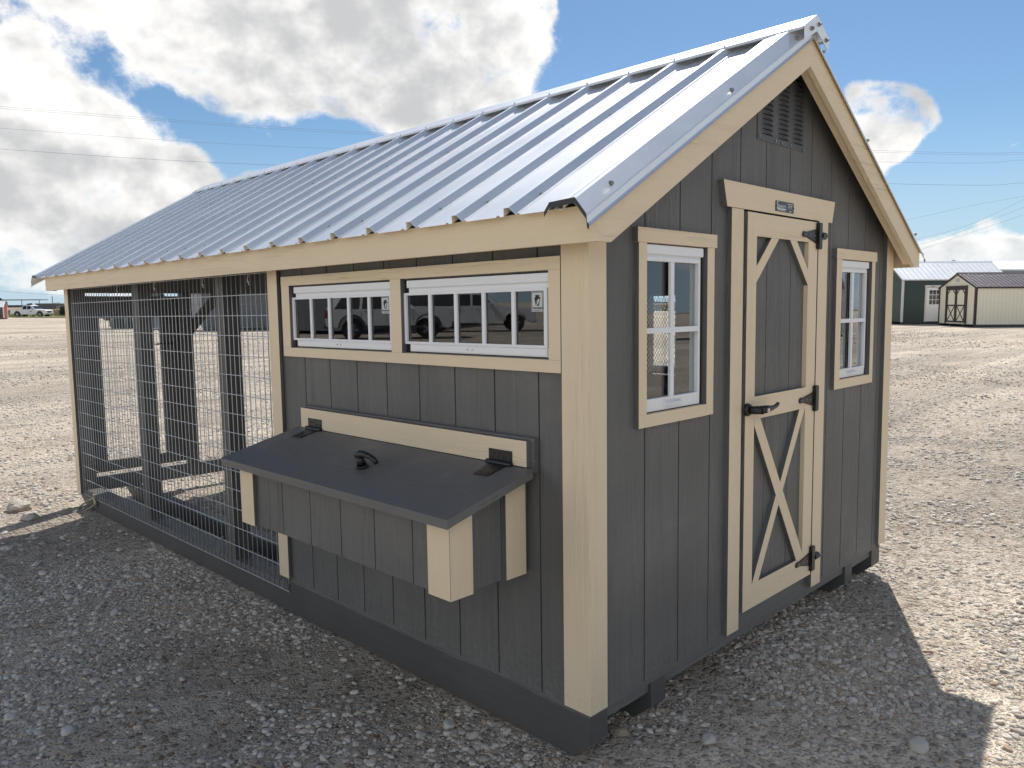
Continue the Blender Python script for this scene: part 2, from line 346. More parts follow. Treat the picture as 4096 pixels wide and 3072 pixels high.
def ground_mat():
    mt, t, b = new_mat('gravel_yard'); P = ocoord(t)
    dustn = tex(t, ocoord(t, (.55, .55, .55)), 1., 6, .6)
    def vor(scale, off):
        n = N(t, 'ShaderNodeTexVoronoi', i_Scale=scale, i_Randomness=1.); n.feature = 'F1'
        t.links.new(ocoord(t, (1, 1, 1), off), n.inputs['Vector']); return n
    va, vb = vor(38., (0, 0, 0)), vor(85., (5, 3, 0))
    stA = sstep(t, va.outputs['Distance'], .30, .62, 1., 0.); stB = sstep(t, vb.outputs['Distance'], .28, .6, 1., 0.)
    sa = N(t, 'ShaderNodeSeparateColor'); t.links.new(va.outputs['Color'], sa.inputs[0]); sb = N(t, 'ShaderNodeSeparateColor'); t.links.new(vb.outputs['Color'], sb.inputs[0])
    keepA = sstep(t, sa.outputs[0], .45, .5); keepB = sstep(t, sb.outputs[0], .25, .3)
    mA = M_(t, 'MULTIPLY', stA, keepA); mB = M_(t, 'MULTIPLY', stB, keepB)
    base = mixc(t, sstep(t, dustn, .35, .68), (.58, .52, .44), (.74, .68, .595))
    fine = tex(t, ocoord(t, (190, 190, 190)), 1., 3, .7); base = mixc(t, 1., base, mixc(t, fine, (.74, .74, .74), (1.2, 1.2, 1.2)), 'MULTIPLY')
    cB = mixc(t, sb.outputs[1], (.32, .28, .24), (.64, .59, .52)); cA = mixc(t, sa.outputs[1], (.33, .27, .22), (.68, .63, .56))
    cA = mixc(t, sstep(t, sa.outputs[2], .955, .96), cA, (.36, .25, .17))
    col = mixc(t, mB, base, cB); col = mixc(t, mA, col, cA)
    spk = tex(t, ocoord(t, (13, 13, 13)), 1., 7, .82)
    col = mixc(t, 1., col, mixc(t, sstep(t, spk, .38, .62), (.76, .73, .69), (1.12, 1.11, 1.08)), 'MULTIPLY')  # dark speckle in the colour stands in for fine pebble shadows
    # long faint wheel tracks and streaks, running across the yard
    tr = ocoord(t, (1, 1, 1)); mp = N(t, 'ShaderNodeMapping'); mp.inputs['Rotation'].default_value = (0, 0, math.radians(38)); mp.inputs['Scale'].default_value = (.09, 1.1, 1)
    t.links.new(tr, mp.inputs[0]); trk = tex(t, mp.outputs[0], 1., 5, .6, .6)
    big = tex(t, ocoord(t, (.07, .07, .07)), 1., 5, .6)
    col = mixc(t, 1., col, mixc(t, sstep(t, trk, .36, .66), (.87, .86, .85), (1.20, 1.18, 1.15)), 'MULTIPLY')
    mp2 = N(t, 'ShaderNodeMapping'); mp2.inputs['Rotation'].default_value = (0, 0, -yaw+math.radians(0)); mp2.inputs['Scale'].default_value = (.03, .16, 1)
    t.links.new(tr, mp2.inputs[0]); bands = tex(t, mp2.outputs[0], 1., 4, .55, .4)
    col = mixc(t, 1., col, mixc(t, sstep(t, bands, .40, .60), (.83, .82, .81), (1.08, 1.06, 1.03)), 'MULTIPLY')
    col = mixc(t, 1., col, mixc(t, sstep(t, big, .35, .65), (.90, .89, .88), (1.08, 1.08, 1.07)), 'MULTIPLY')
    t.links.new(col, b.inputs['Base Color']); b.inputs['Roughness'].default_value = .95; b.inputs['Specular IOR Level'].default_value = .15
    h = M_(t, 'ADD', M_(t, 'MULTIPLY', mA, 1.0), M_(t, 'ADD', M_(t, 'MULTIPLY', mB, .45), M_(t, 'MULTIPLY', fine, .22)))
    mid = tex(t, ocoord(t, (12, 12, 12)), 1., 6, .75)
    h = M_(t, 'ADD', h, M_(t, 'MULTIPLY', mid, 2.2))
    bump(t, b, h, .9, .012)
    return mt
G = ground_mat()
xs = spaced(0, 9, .2, 1500); ys = spaced(0, 9, .2, 1500)
ground = grid_sheet('ground', xs, ys, gheight, G)

def field_mat(name, c1, c2, sc):
    mt, t, b = new_mat(name)
    col = mixc(t, sstep(t, tex(t, ocoord(t, sc), 1., 6, .6), .35, .65), c1, c2); t.links.new(col, b.inputs['Base Color'])
    b.inputs['Roughness'].default_value = 1.; b.inputs['Specular IOR Level'].default_value = .1
    bump(t, b, tex(t, ocoord(t, (2, 2, 2)), 1., 5), .8, .2); return mt
gm = field_mat('verge_grass', (.14, .155, .055), (.25, .24, .11), (.12, .12, .12))
fm = field_mat('dry_field', (.26, .185, .115), (.38, .285, .185), (.02, .02, .02))
def yard_sheet(name, X0, X1, Zs, z, mat, wob=0.):
    vs, fs = [], []
    nx = 60
    for j, Z in enumerate(Zs):
        for i in range(nx+1):
            X = X0+(X1-X0)*i/nx; w = wob*noise.noise(Vector((X*.05, j, 1.3))) if j == 0 else 0
            p = yard(X, Z+w); vs.append((p.x, p.y, gheight(p.x, p.y)+z))
    for j in range(len(Zs)-1):
        for i in range(nx): fs.append((j*(nx+1)+i, j*(nx+1)+i+1, (j+1)*(nx+1)+i+1, (j+1)*(nx+1)+i))
    me = bpy.data.meshes.new(name); me.from_pydata(vs, [], fs); me.materials.append(mat)
    o = bpy.data.objects.new(name, me); COL.objects.link(o); o['kind'] = 'structure'; return o
yard_sheet('grass_verge', -240, 160, [122, 130, 145, 165, 190], .10, gm, 14)
yard_sheet('field', -1500, 1500, [188, 230, 300, 420, 600, 900, 1400], .22, fm, 20)
# tall dry grass and weeds along the lot edge
def tuft_band(name, X0, X1, Z0, Z1, n, h, mat, label):
    mb = MB()
    for k in range(n):
        X = random.uniform(X0, X1); Z = random.uniform(Z0, Z1); p = yard(X, Z); z = gheight(p.x, p.y)+.05
        hh = h*random.uniform(.4, 1.2); w = hh*random.uniform(.5, 1.4); a = random.uniform(0, 3.14); dx, dy = math.cos(a)*w, math.sin(a)*w
        ln = random.uniform(-.3, .3)*hh
        mb.add([(p.x-dx, p.y-dy, z), (p.x+dx, p.y+dy, z), (p.x+dx*.4+ln, p.y+dy*.4, z+hh), (p.x-dx*.6+ln, p.y-dy*.6, z+hh*.8)], [(0, 1, 2, 3)])
    return tag(mb.build(name, mat), label, 'grass', kind='stuff')
tuft_band('dry_grass', -150, 60, 150, 320, 5000, .55, fm, 'tall dry brown grass covering the field beyond the gravel lot')
tuft_band('green_grass', -110, 30, 124, 152, 3500, .22, gm, 'short green grass growing along the edge of the gravel lot')

# ------------------------------------------------------------------ gravel (uncountable): points carrying pebbles
def pebble_mat():
    mt, t, b = new_mat('pebble')
    at = N(t, 'ShaderNodeAttribute', attribute_type='INSTANCER', attribute_name='tint')
    cr = N(t, 'ShaderNodeValToRGB'); t.links.new(at.outputs['Fac'], cr.inputs[0]); e = cr.color_ramp
    for i, (p, c) in enumerate([(0, (.30, .27, .235)), (.25, (.44, .40, .345)), (.5, (.53, .485, .425)), (.75, (.57, .52, .45)), (.94, (.66, .615, .545)), (.97, (.46, .35, .26)), (1, (.36, .26, .19))]):
        if i < 2: e.elements[i].position = p; e.elements[i].color = (*c, 1)
        else: q = e.elements.new(p); q.color = (*c, 1)
    n = tex(t, ocoord(t, (2.2, 2.2, 2.2)), 1., 4)
    t.links.new(mixc(t, 1., cr.outputs[0], mixc(t, n, (.75, .75, .75), (1.2, 1.2, 1.2)), 'MULTIPLY'), b.inputs['Base Color'])
    b.inputs['Roughness'].default_value = .85; b.inputs['Specular IOR Level'].default_value = .3; return mt
PM = pebble_mat()
def gravel():
    pts = []; sc = []
    def ring(r0, r1, dens, s0, s1, seed):
        g = np.random.default_rng(seed); area = math.radians(130)/2*(r1*r1-r0*r0); n = int(area*dens)
        r = np.sqrt(g.uniform(r0*r0, r1*r1, n)); a = g.uniform(-math.radians(65), math.radians(65), n)+math.atan2(Fh.y, Fh.x)
        x = CAM.x+r*np.cos(a); y = CAM.y+r*np.sin(a)
        # clustered: more stones in some patches than in others
        cl = np.array([noise.noise(Vector((a_*1.15, b2*1.15, 4)))*1.5+noise.noise(Vector((a_*3.1, b2*3.1, 9)))*.8 for a_, b2 in zip(x, y)])
        keep = g.uniform(0, 1, n) < (np.clip(.50+.95*cl, .07, 1) if r1 < 12 else np.clip(.6+.25*cl, .3, 1))
        x = x[keep]; y = y[keep]; s = s0*(s1/s0)**(g.uniform(0, 1, len(x))**3.6)
        inside = (x > -.02) & (x < .11) & (y > -.02) & (y < 5.0)
        pts.append(np.stack([x, y], 1)[~inside]); sc.append(s[~inside])
    ring(.9, 5.0, 7200, .0030, .0148, 1); ring(5., 9.5, 1500, .0050, .022, 2); ring(9.5, 20, 330, .007, .022, 3); ring(20, 42, 50, .010, .030, 4)
    ring(.9, 9, 12, .016, .030, 5)
    P = np.concatenate(pts); s = np.concatenate(sc); n = len(P)
    z = np.array([gheight(a, b) for a, b in P])
    me = bpy.data.meshes.new('gravel'); me.vertices.add(n)
    co = np.stack([P[:, 0], P[:, 1], z+s*.12], 1); me.vertices.foreach_set('co', co.ravel())
    for nm, tp, arr in (('scl', 'FLOAT', s), ('tint', 'FLOAT', rng.uniform(0, 1, n))):
        at = me.attributes.new(nm, tp, 'POINT'); at.data.foreach_set('value', arr.astype(np.float32))
    rot = np.stack([rng.uniform(-.35, .35, n), rng.uniform(-.35, .35, n), rng.uniform(0, 6.28, n)], 1)
    at = me.attributes.new('rot', 'FLOAT_VECTOR', 'POINT'); at.data.foreach_set('vector', rot.ravel().astype(np.float32))
    at = me.attributes.new('pick', 'INT', 'POINT'); at.data.foreach_set('value', rng.integers(0, 7, n).astype(np.int32))
    o = bpy.data.objects.new('gravel', me); COL.objects.link(o)
    ng = bpy.data.node_groups.new('gravel_nodes', 'GeometryNodeTree')
    ng.interface.new_socket('Geometry', in_out='INPUT', socket_type='NodeSocketGeometry'); ng.interface.new_socket('Geometry', in_out='OUTPUT', socket_type='NodeSocketGeometry')
    L = ng.links; gi = ng.nodes.new('NodeGroupInput'); go = ng.nodes.new('NodeGroupOutput')
    join = ng.nodes.new('GeometryNodeGeometryToInstance')
    for k in range(7):
        ic = ng.nodes.new('GeometryNodeMeshIcoSphere'); ic.inputs['Radius'].default_value = 1; ic.inputs['Subdivisions'].default_value = 2
        nz = ng.nodes.new('ShaderNodeTexNoise'); nz.inputs['Scale'].default_value = .9+.12*k; nz.inputs['Detail'].default_value = 1.5
        pos = ng.nodes.new('GeometryNodeInputPosition'); ad = ng.nodes.new('ShaderNodeVectorMath'); ad.inputs[1].default_value = (k*7.1, k*3.3, k); L.new(pos.outputs[0], ad.inputs[0]); L.new(ad.outputs[0], nz.inputs['Vector'])
        sb = ng.nodes.new('ShaderNodeVectorMath'); sb.operation = 'SUBTRACT'; L.new(nz.outputs['Color'], sb.inputs[0]); sb.inputs[1].default_value = (.5, .5, .5)
        sc_ = ng.nodes.new('ShaderNodeVectorMath'); sc_.operation = 'SCALE'; L.new(sb.outputs[0], sc_.inputs[0]); sc_.inputs['Scale'].default_value = 1.25
        sp = ng.nodes.new('GeometryNodeSetPosition'); L.new(ic.outputs[0], sp.inputs[0]); L.new(sc_.outputs[0], sp.inputs['Offset'])
        tf = ng.nodes.new('GeometryNodeTransform'); L.new(sp.outputs[0], tf.inputs[0]); tf.inputs['Scale'].default_value = (1.15+.12*(k % 3), .85+.05*(k % 4), .50+.07*(k % 3))
        ssn = ng.nodes.new('GeometryNodeSetShadeSmooth'); L.new(tf.outputs[0], ssn.inputs[0]); ssn.inputs['Shade Smooth'].default_value = (k % 3 != 2)
        sm = ng.nodes.new('GeometryNodeSetMaterial'); sm.inputs['Material'].default_value = PM; L.new(ssn.outputs[0], sm.inputs[0]); L.new(sm.outputs[0], join.inputs[0])
    def attr(nm, tp):
        a = ng.nodes.new('GeometryNodeInputNamedAttribute'); a.data_type = tp; a.inputs[0].default_value = nm; return [q for q in a.outputs if q.enabled][0]
    ip = ng.nodes.new('GeometryNodeInstanceOnPoints'); mp = ng.nodes.new('GeometryNodeMeshToPoints'); L.new(gi.outputs[0], mp.inputs[0])
    L.new(mp.outputs[0], ip.inputs['Points']); L.new(join.outputs[0], ip.inputs['Instance']); ip.inputs['Pick Instance'].default_value = True
    L.new(attr('pick', 'INT'), ip.inputs['Instance Index']); L.new(attr('scl', 'FLOAT'), ip.inputs['Scale'])
    er = ng.nodes.new('FunctionNodeEulerToRotation'); L.new(attr('rot', 'FLOAT_VECTOR'), er.inputs[0]); L.new(er.outputs[0], ip.inputs['Rotation'])
    L.new(ip.outputs[0], go.inputs[0])
    md = o.modifiers.new('gravel', 'NODES'); md.node_group = ng
    me.materials.append(PM)
    tag(o, 'loose pale grey and tan pebbles scattered over the yard', 'gravel', kind='stuff')
gravel()
# splinters and twigs lying in the gravel
mb = MB()
for k in range(150):
    r_ = random.uniform(1.6, 9)**1.0; a_ = math.atan2(Fh.y, Fh.x)+random.uniform(-.75, .75); x = CAM.x+r_*math.cos(a_); y = CAM.y+r_*math.sin(a_)
    if -.1 < x < 2.5 and -.05 < y < 5: continue
    L2 = random.uniform(.02, .075); b_ = random.uniform(0, 3.14); z = gheight(x, y)+.007; d_ = Vector((math.cos(b_), math.sin(b_), random.uniform(-.08, .08)))*L2
    mb.bar(Vector((x, y, z))-d_/2, Vector((x, y, z))+d_/2, random.uniform(.003, .008), .004)
tag(mb.build('twigs', plain('dry_wood', (.36, .28, .19), .9, var=.3)), 'small dry twigs and splinters lying in the gravel', 'twigs', kind='stuff')
def rock(p, r, label, sq=.62, col=None, seed=0):
    bm = bmesh.new(); bmesh.ops.create_icosphere(bm, subdivisions=3, radius=1)
    for v in bm.verts:
        n_ = v.co.normalized(); k = 1+.32*noise.noise(n_*1.3+Vector((seed*3.1, 0, 0)))+.12*noise.noise(n_*3.5+Vector((seed, 4, 0)))+.05*noise.noise(n_*9)
        v.co = Vector((n_.x*k*1.15, n_.y*k*.9, n_.z*k*sq))*r
    me = bpy.data.meshes.new('rock'); bm.to_mesh(me); bm.free(); me.materials.append(col)
    for q in me.polygons: q.use_smooth = seed % 2 == 0
    o = bpy.data.objects.new('rock', me); COL.objects.link(o); o.location = (p[0], p[1], gheight(p[0], p[1])+r*sq*.45); o.rotation_euler = (0, 0, seed*1.7)
    return tag(o, label, 'rock')
rockm = plain('pale_rock', (.42, .38, .32), .9, var=.3, bs=.6); rock_w = plain('whitish_stone', (.52, .49, .43), .85, var=.2, bs=.4); rock_b = plain('tan_stone', (.36, .29, .21), .85, var=.2, bs=.4)
def gpt(u, v):                                        # point of the ground that a pixel of the photograph shows
    w = Fw+Rr*((u-2048)/F_PX)-Ur*((v-1536)/F_PX); k = -CAM.z/w.z; p = CAM+w*k
    for _ in range(6): k = (gheight(p.x, p.y)-CAM.z)/w.z; p = CAM+w*k
    return p
for (u, v, r, lb, c, sd_) in ((78, 2040, .085, 'large pale lump of caliche on the sunlit gravel left of the coop skid', rockm, 1), (124, 2076, .055, 'smaller pale rock just nearer than the largest rock by the far corner shadow', rockm, 3),
        (3674, 2990, .034, 'flat oval grey stone in the shade below the point of the roof shadow', rock_w, 2), (2835, 2962, .026, 'long white stone in the shade right of the near skid end', rock_w, 4),
        (3565, 2628, .024, 'round white pebble in the shade near the shadow edge below the door wall', rock_w, 6), (2478, 2935, .026, 'upright angular tan stone beside the end of the near skid', rock_b, 5),
        (1797, 2905, .024, 'round pale stone in front of the long dark skid', rock_w, 8), (276, 2930, .026, 'rounded grey stone at the lower left of the gravel', rock_w, 10)):
    p = gpt(u, v); rock(p, r, lb, .6 if r > .04 else .55, c, sd_)

# ------------------------------------------------------------------ THE CHICKEN COOP
coop = empty('chicken_coop'); coop.matrix_world = MROT.to_4x4(); coop.location = TR
tag(coop, 'charcoal chicken coop with cream trim, metal roof and wire run on the gravel', 'chicken coop')
G8 = .2032; L_ = 4.95; WD = 2.44; T = .019; E = .002
def zdeck(x): return 1.933+.583*min(x, WD-x)
def zroof(x): return 1.957+.583*min(x, WD-x)

# --- side wall with siding boards
sw = MB()
ho = [(.141, .888, 1.445, 1.715), (.953, 1.709, 1.445, 1.715)]
for r in sub((.004, 1.828, .317, 1.90), ho): sw.box(.0045, .055, r[0], r[1], r[2], r[3])
side_wall = sw.build('side_wall', inner, coop)
def clusters(rs):
    rs = list(rs); out = []
    while rs:
        c = [rs.pop()]; grow = True
        while grow:
            grow = False
            for q in rs[:]:
                if any(q[0] <= a[1]+1e-6 and q[1] >= a[0]-1e-6 and q[2] <= a[3]+1e-6 and q[3] >= a[2]-1e-6 for a in c): c.append(q); rs.remove(q); grow = True
        out.append(c)
    return out
def board(parent, rects, axis, g=.003, face=0., depth=.0045, top=None, mats=char_z):
    for c in clusters(rects):
        mb = MB()
        for (a, b_, z0, z1) in c: mb.box(face, face+depth, a, b_, z0, z1)
        mb.build('siding_board', mats, parent)
for k in range(9):
    a = 0 if k == 0 else k*G8+.0032; b_ = 1.829 if k == 8 else (k+1)*G8-.0032
    board(side_wall, sub((a, b_, .334, 1.905), ho), 0)
sb_ = MB().box(.0002, .0045, 0, 1.829, .315, .334).build('siding_edge', char_y, side_wall)

# --- end (door) wall
DOOR = (.893, 1.535, .398, 1.96)
WIN = [(.276, .643, 1.251, 1.806), (1.811, 2.172, 1.251, 1.806)]
ew = MB()
def clipped(a, b_, z0, z1, top):                     # polygon of a vertical strip cut by the roof line
    pts = [(a, z0), (b_, z0)]
    if z1 is None:
        pts += [(b_, top(b_))]
        if a < 1.22 < b_: pts.append((1.22, top(1.22)))
        pts += [(a, top(a))]
    else: pts += [(b_, z1), (a, z1)]
    return pts
def strip_polys(a, b_, z0, holes, top):
    """vertical strip with rectangular holes, open top cut by the roof"""
    rects = sub((a, b_, z0, 2.05), holes); out = [clipped(*r, top) if r[3] < 2.05 else None for r in rects]
    res = [o for o in out if o]
    for r in rects:
        if r[3] >= 2.05:
            tp = top
            if min(top(r[0]), top(r[1])) > r[2]: res.append(clipped(r[0], r[1], r[2], None, tp))
            else: res.append(clipped(r[0], r[1], r[2], None, tp))
    return res
for pl in strip_polys(.004, WD-.004, .317, [DOOR]+WIN, lambda x: zdeck(x)-.004): ew.prism(pl, 1, .0045, .055)
end_wall = ew.build('end_wall', inner, coop)
edges = [0]+[.0885+G8*k for k in range(12)]+[WD]
for i in range(len(edges)-1):
    a = edges[i]+(.0032 if i else 0); b_ = edges[i+1]-(.0032 if i < len(edges)-2 else 0)
    pls = {}
    for pl in strip_polys(a, b_, .334, [DOOR]+WIN, lambda x: zdeck(x)-.002):
        xs_ = [q[0] for q in pl]; zs_ = [q[1] for q in pl]; pls[(min(xs_), max(xs_), min(zs_), max(zs_))] = pl
    for c in clusters(pls):
        mb = MB(); [mb.prism(pls[q], 1, 0., .0045) for q in c]; mb.build('siding_board', char_z, end_wall)
for a, b_ in ((0, DOOR[0]), (DOOR[1], WD)): MB().box(a, b_, .0002, .0045, .315, .334).build('siding_edge', char_x, end_wall)
MB().box(DOOR[0]-.01, DOOR[1]+.01, -.002, .05, .315, .398).build('threshold_board', char_x, end_wall)
# rim joist, floor
MB().box(.09, 2.33, .012, .05, .277, .3145).build('rim_joist', char_x, coop)
MB().box(.056, WD-.056, .056, 1.80, .318, .335).build('floor', raw, coop)
# back partition and far side wall (with its narrow vent window)
pw_ = MB()
for pl in strip_polys(.056, WD-.056, .317, [(.9, 1.5, .335, 1.9)], lambda x: zdeck(x)-.01): pw_.prism(pl, 1, 1.80, 1.828)
pw_.prism([(.9, .335), (1.5, .335), (1.5, 1.9), (.9, 1.9)], 1, 1.812, 1.826)
pw_.build('partition_wall', inner, coop)
fw = MB()
for r in sub((0, 1.829, .317, 1.905), [(1.25, 1.445, 1.225, 1.67), (1.25, 1.452, 1.166, 1.176)]): fw.box(WD-.05, WD, r[0], r[1], r[2], r[3])
far_wall = fw.build('far_side_wall', inner, coop)
mb = MB()
for k in range(-14, 30):
    for sgn in (1, -1):
        y0 = 1.235; y1 = 1.46; z0 = 1.15+k*.035; z1 = z0+sgn*(y1-y0)*1.7
        n_ = 6; seg = []
        for j in range(n_+1):
            yy = y0+(y1-y0)*j/n_; zz = z0+(z1-z0)*j/n_
            if 1.15 < zz < 1.70: seg.append((WD-.06+.002*sgn, yy, zz))
        if len(seg) > 1: mb.bar(seg[0], seg[-1], .0022, .0022)
tag(mb.build('diamond_mesh', wirem, far_wall), kind='stuff')

# --- skids under the whole building
def skid(x0, x1):
    z1 = .3145; mb = MB()
    prof = [(.0, .226), (.07, .163), (L_-.13, .163), (L_, .226), (L_, .262), (L_-.05, .262)]
    prof = [(0.0, .226), (.075, .163), (L_-.14, .163), (L_+.01, .235), (L_+.01, .262), (1.845, .262), (1.845, z1-.013), (1.832, z1), (0, z1)]
    mb.prism(prof, 0, x0, x1); return mb.build('skid', char_skid, coop)
for a, b_ in ((.0015, .089), (.332, .42), (1.985, 2.072), (2.33, 2.4385)): skid(a, b_)
for xa, xb in ((.0, .102), (WD-.102, WD)):
    MB().box(xa+(.0005 if xa == 0 else 0), xb, 1.87, 4.90, .2625, .30).build('bottom_plate', char_y, coop)

# --- corner boards and posts (cream faces, dark edges)
def trim(name, b, mats, sides='', parent=coop): return MB().box(*b, 0, 1, sides).build(name, list(mats), parent)
trim('corner_board', (-T, E, 0., .0885, .338, 1.80), (cream_z, char_z), '')
trim('corner_board', (-T, .066, -T, -.0003, .338, 1.80), (cream_z, char_z), 'X')
rb = MB(); rb.prism([(WD-.072, .338), (WD+T, .338), (WD+T, 1.915), (WD-.072, 1.972-.006)], 1, -T, E, 0, 1); rb.build('corner_board', [cream_z, char_z], coop)
MB().box(WD-E, WD+T-.001, E+.0005, .09, .338, 1.80).build('corner_board', cream_z, coop)
trim('post_board', (-T, -.004, 1.816, 1.904, .341, 1.80), (cream_z, char_z), 'yY')
trim('post_board', (-T, -.004, 4.895, L_+.03, .262, 1.80), (cream_z, char_z), 'yY')
trim('post_board', (WD+.004, WD+T, 4.895, L_+.03, .262, 1.80), (cream_z, char_z), 'yY')
trim('post_board', (WD+.004, WD+T, 1.816, 1.904, .341, 1.80), (cream_z, char_z), 'yY')

# --- roof
roof = empty('roof', parent=coop)
YN, YF = -.116, 5.11                                  # faces of the near and far rake boards
for sgn in (0, 1):
    fx = (lambda x: x) if not sgn else (lambda x: WD-x)
    # deck (dark underside)
    mb = MB(); pr = [(fx(-.083), 1.933-.583*.083), (fx(1.2198), zdeck(1.22)), (fx(1.2198), zdeck(1.22)+.012), (fx(-.083), 1.945-.583*.083)]
    mb.prism(pr, 1, YN+T, YF-T); mb.build('deck', soffit, roof)
    # fascia
    mb = MB(); x0, x1 = sorted((fx(-.102), fx(-.083))); mb.box(x0, x1, YN, YF, 1.785, 1.886, 0); mb.build('fascia_board', cream_y, roof)
    # rake boards at both gables
    for y0 in (YN, YF-T):
        mb = MB(); lo = [(-.0827, 1.785), (-.037, 1.785), (1.2197, 2.519), (1.2197, 2.636), (-.0827, 1.877)]
        mb.prism([(fx(a), b_) for a, b_ in lo], 1, y0, y0+T, 0, 0); mb.build('rake_board', cream_x, roof)
        mb = MB(); yy = y0+T if y0 == YN else y0-.038
        mb.prism([(fx(a), b_) for a, b_ in [(-.06, 1.80), (-.037, 1.80), (1.2197, 2.533), (1.2197, 2.625), (-.06, 1.89)]], 1, yy, yy+.038); mb.build('fly_rafter', cream_x if y0 == YN else soffit, roof)
    # metal sheets, four ribs each
    pitch = .238; y = -.128; slope = math.hypot(1, .583)
    nrm = Vector((-.583, 1)).normalized()             # in (x, z)
    yb = [-.10]+[.079+pitch*4*k for k in range(1, 6)]+[5.30]
    for s0, s1 in zip(yb[:-1], yb[1:]):
        prof = []
        def push(yy, h):
            if s0 <= yy <= s1: prof.append((yy, h))
        ribs = [(.198+pitch*k) for k in range(-2, 24)]
        prof.append((s0, 0.))
        for r_ in ribs:
            for o_, h_ in ((-.119+.0, 0), (-.052, 0), (-.046, .0055), (-.040, .0055), (-.0345, 0), (-.034, 0), (-.015, .026), (.006, .026), (.020, 0), (.034, 0), (.040, .0055), (.046, .0055), (.052, 0)):
                if s0+.001 < r_+o_ < s1-.001: prof.append((r_+o_, h_))
        prof.append((s1, 0.)); prof = sorted(set(prof))
        mb = MB(); vs = []
        xe, xr = -.132, 1.205
        n_ = len(prof)
        for xx in (xe, xr):
            for (yy, h_) in prof: vs.append((fx(xx+nrm.x*h_), yy, zroof(xx) if False else 1.957+.583*xx+nrm.y*h_))
        fs = [(i, i+1, i+1+n_, i+n_) for i in range(n_-1)]
        mb.add(vs, fs); mb.add([(a_, b_, c_-.0012) for a_, b_, c_ in vs], [f[::-1] for f in fs])
        mb.add([v for v in vs[:n_]]+[(a_, b_, c_-.0012) for a_, b_, c_ in vs[:n_]], [(i, i+1, i+1+n_, i+n_) for i in range(n_-1)])
        mb.build('roof_sheet', galv, roof)
    # pale foam closure strips behind the rib ends
    mb = MB()
    for k in range(0, 22):
        r_ = .198+pitch*k; z_ = 1.957+.583*-.098
        mb.add([(fx(-.098), r_-.022, z_-.002), (fx(-.098), r_+.018, z_-.002), (fx(-.098-.01), r_+.006, z_+.015), (fx(-.098-.01), r_-.010, z_+.015)], [(0, 1, 2, 3)])
    tag(mb.build('closure_strip', cream_y, roof), kind='stuff')
    # rake metal (near and far gable)
    for nf in (0, 1):
        pf = [(.034, .001), (.014, .023), (-.080, .027), (-.119, -.014), (-.121, -.018), (-.123, -.036), (-.130, -.042)]
        if nf: pf = [(5.175-(a-.0)-.01, h) for a, h in pf]
        vs = []; n_ = len(pf)
        for xx in (-.150, 1.2195):
            for (yy, h_) in pf: vs.append((fx(xx), yy, 1.957+.583*xx+h_*1.12))
        mb = MB(); fs = [(i, i+1, i+1+n_, i+n_) for i in range(n_-1)]
        mb.add(vs, fs); lower = [(a, b_, c-.002) for a, b_, c in vs]; mb.add(lower, fs)
        mb.add(vs[:n_]+lower[:n_], [(i, i+1, i+1+n_, i+n_) for i in range(n_-1)])
        # the cut end is folded and shows dark
        mb.add([(fx(-.152), a, 1.957-.583*.15+h*1.12+o) for o in (.004, -.012) for a, h in pf], [(i, i+1, i+1+n_, i+n_) for i in range(n_-1)], 1)
        mb.build('rake_trim', [galv, black], roof)
# ridge cap
mb = MB()
for sgn in (0, 1):
    fx = (lambda x: x) if not sgn else (lambda x: WD-x)
    zr = 1.957+.583*1.22
    pf = [(1.22, zr+.036), (1.208, zr+.031), (1.108, zr+.029-.583*.10), (1.106, zr+.020-.583*.102)]
    vs = [(fx(a), y_, z_) for y_ in (-.137, 5.26) for a, z_ in pf]; fs = [(i, i+1, i+5, i+4) for i in range(3)]
    mb.add(vs, fs); mb.add([(a, b_, c-.0015) for a, b_, c in vs], fs)
    # folded end plates over both gables
    for y_ in (-.139, 5.262):
        mb.add([(fx(1.2205), y_, zr+.036), (fx(1.108), y_, zr+.029-.583*.10), (fx(1.112), y_, zr-.022-.583*.10), (fx(1.2205), y_, zr-.024)], [(0, 1, 2, 3)])
        mb.add([(fx(1.2205), y_+.0015, zr+.036), (fx(1.108), y_+.0015, zr+.029-.583*.10), (fx(1.112), y_+.0015, zr-.022-.583*.10), (fx(1.2205), y_+.0015, zr-.024)], [(0, 1, 2, 3)])
mb.build('ridge_cap', galv, roof)
# screws with washers
mb = MB()
def screw(mb, p, n, r=.0065):
    p = Vector(p); n = Vector(n).normalized(); mb.tube([p, p+n*.003], r*1.25, 8); mb.tube([p+n*.003, p+n*.009], r*.8, 6)
for sgn in (0, 1):
    fx = (lambda x: x) if not sgn else (lambda x: WD-x)
    nv = Vector((-.583 if not sgn else .583, 0, 1))
    for k in range(0, 22):
        for xx in (-.017, .64, 1.0 if False else None):
            if xx is None: continue
            screw(mb, (fx(xx), .168+.2385*k+random.uniform(-.006, .006), 1.957+.583*xx), nv)
        screw(mb, (fx(1.12), .196+pitch*k, 1.957+.583*1.22+.031-.583*.10), nv, .005)
    for xx, zz in ((-.034, 1.948), (.625, 2.321), (1.104, 2.597)): screw(mb, (fx(xx), -.112, zz), (0, -1, .25), .007)
for xx, zz in ((1.17, 2.642), (1.235, 2.672), (1.302, 2.628)): screw(mb, (xx, -.141, zz), (0, -1, 0), .007)
tag(mb.build('roof_screws', screwm, roof), kind='stuff')
# rafters and tie beams under the deck, seen through the run
for yy in (2.44, 3.05, 3.63, 4.25, 4.86):
    mb = MB()
    for sgn in (0, 1):
        fx = (lambda x: x) if not sgn else (lambda x: WD-x)
        mb.prism([(fx(-.06), 1.80), (fx(.02), 1.80), (fx(1.2198), 2.52), (fx(1.2198), 2.628), (fx(-.06), 1.885)], 1, yy-.019, yy+.019)
    mb.build('rafter', inner, roof)

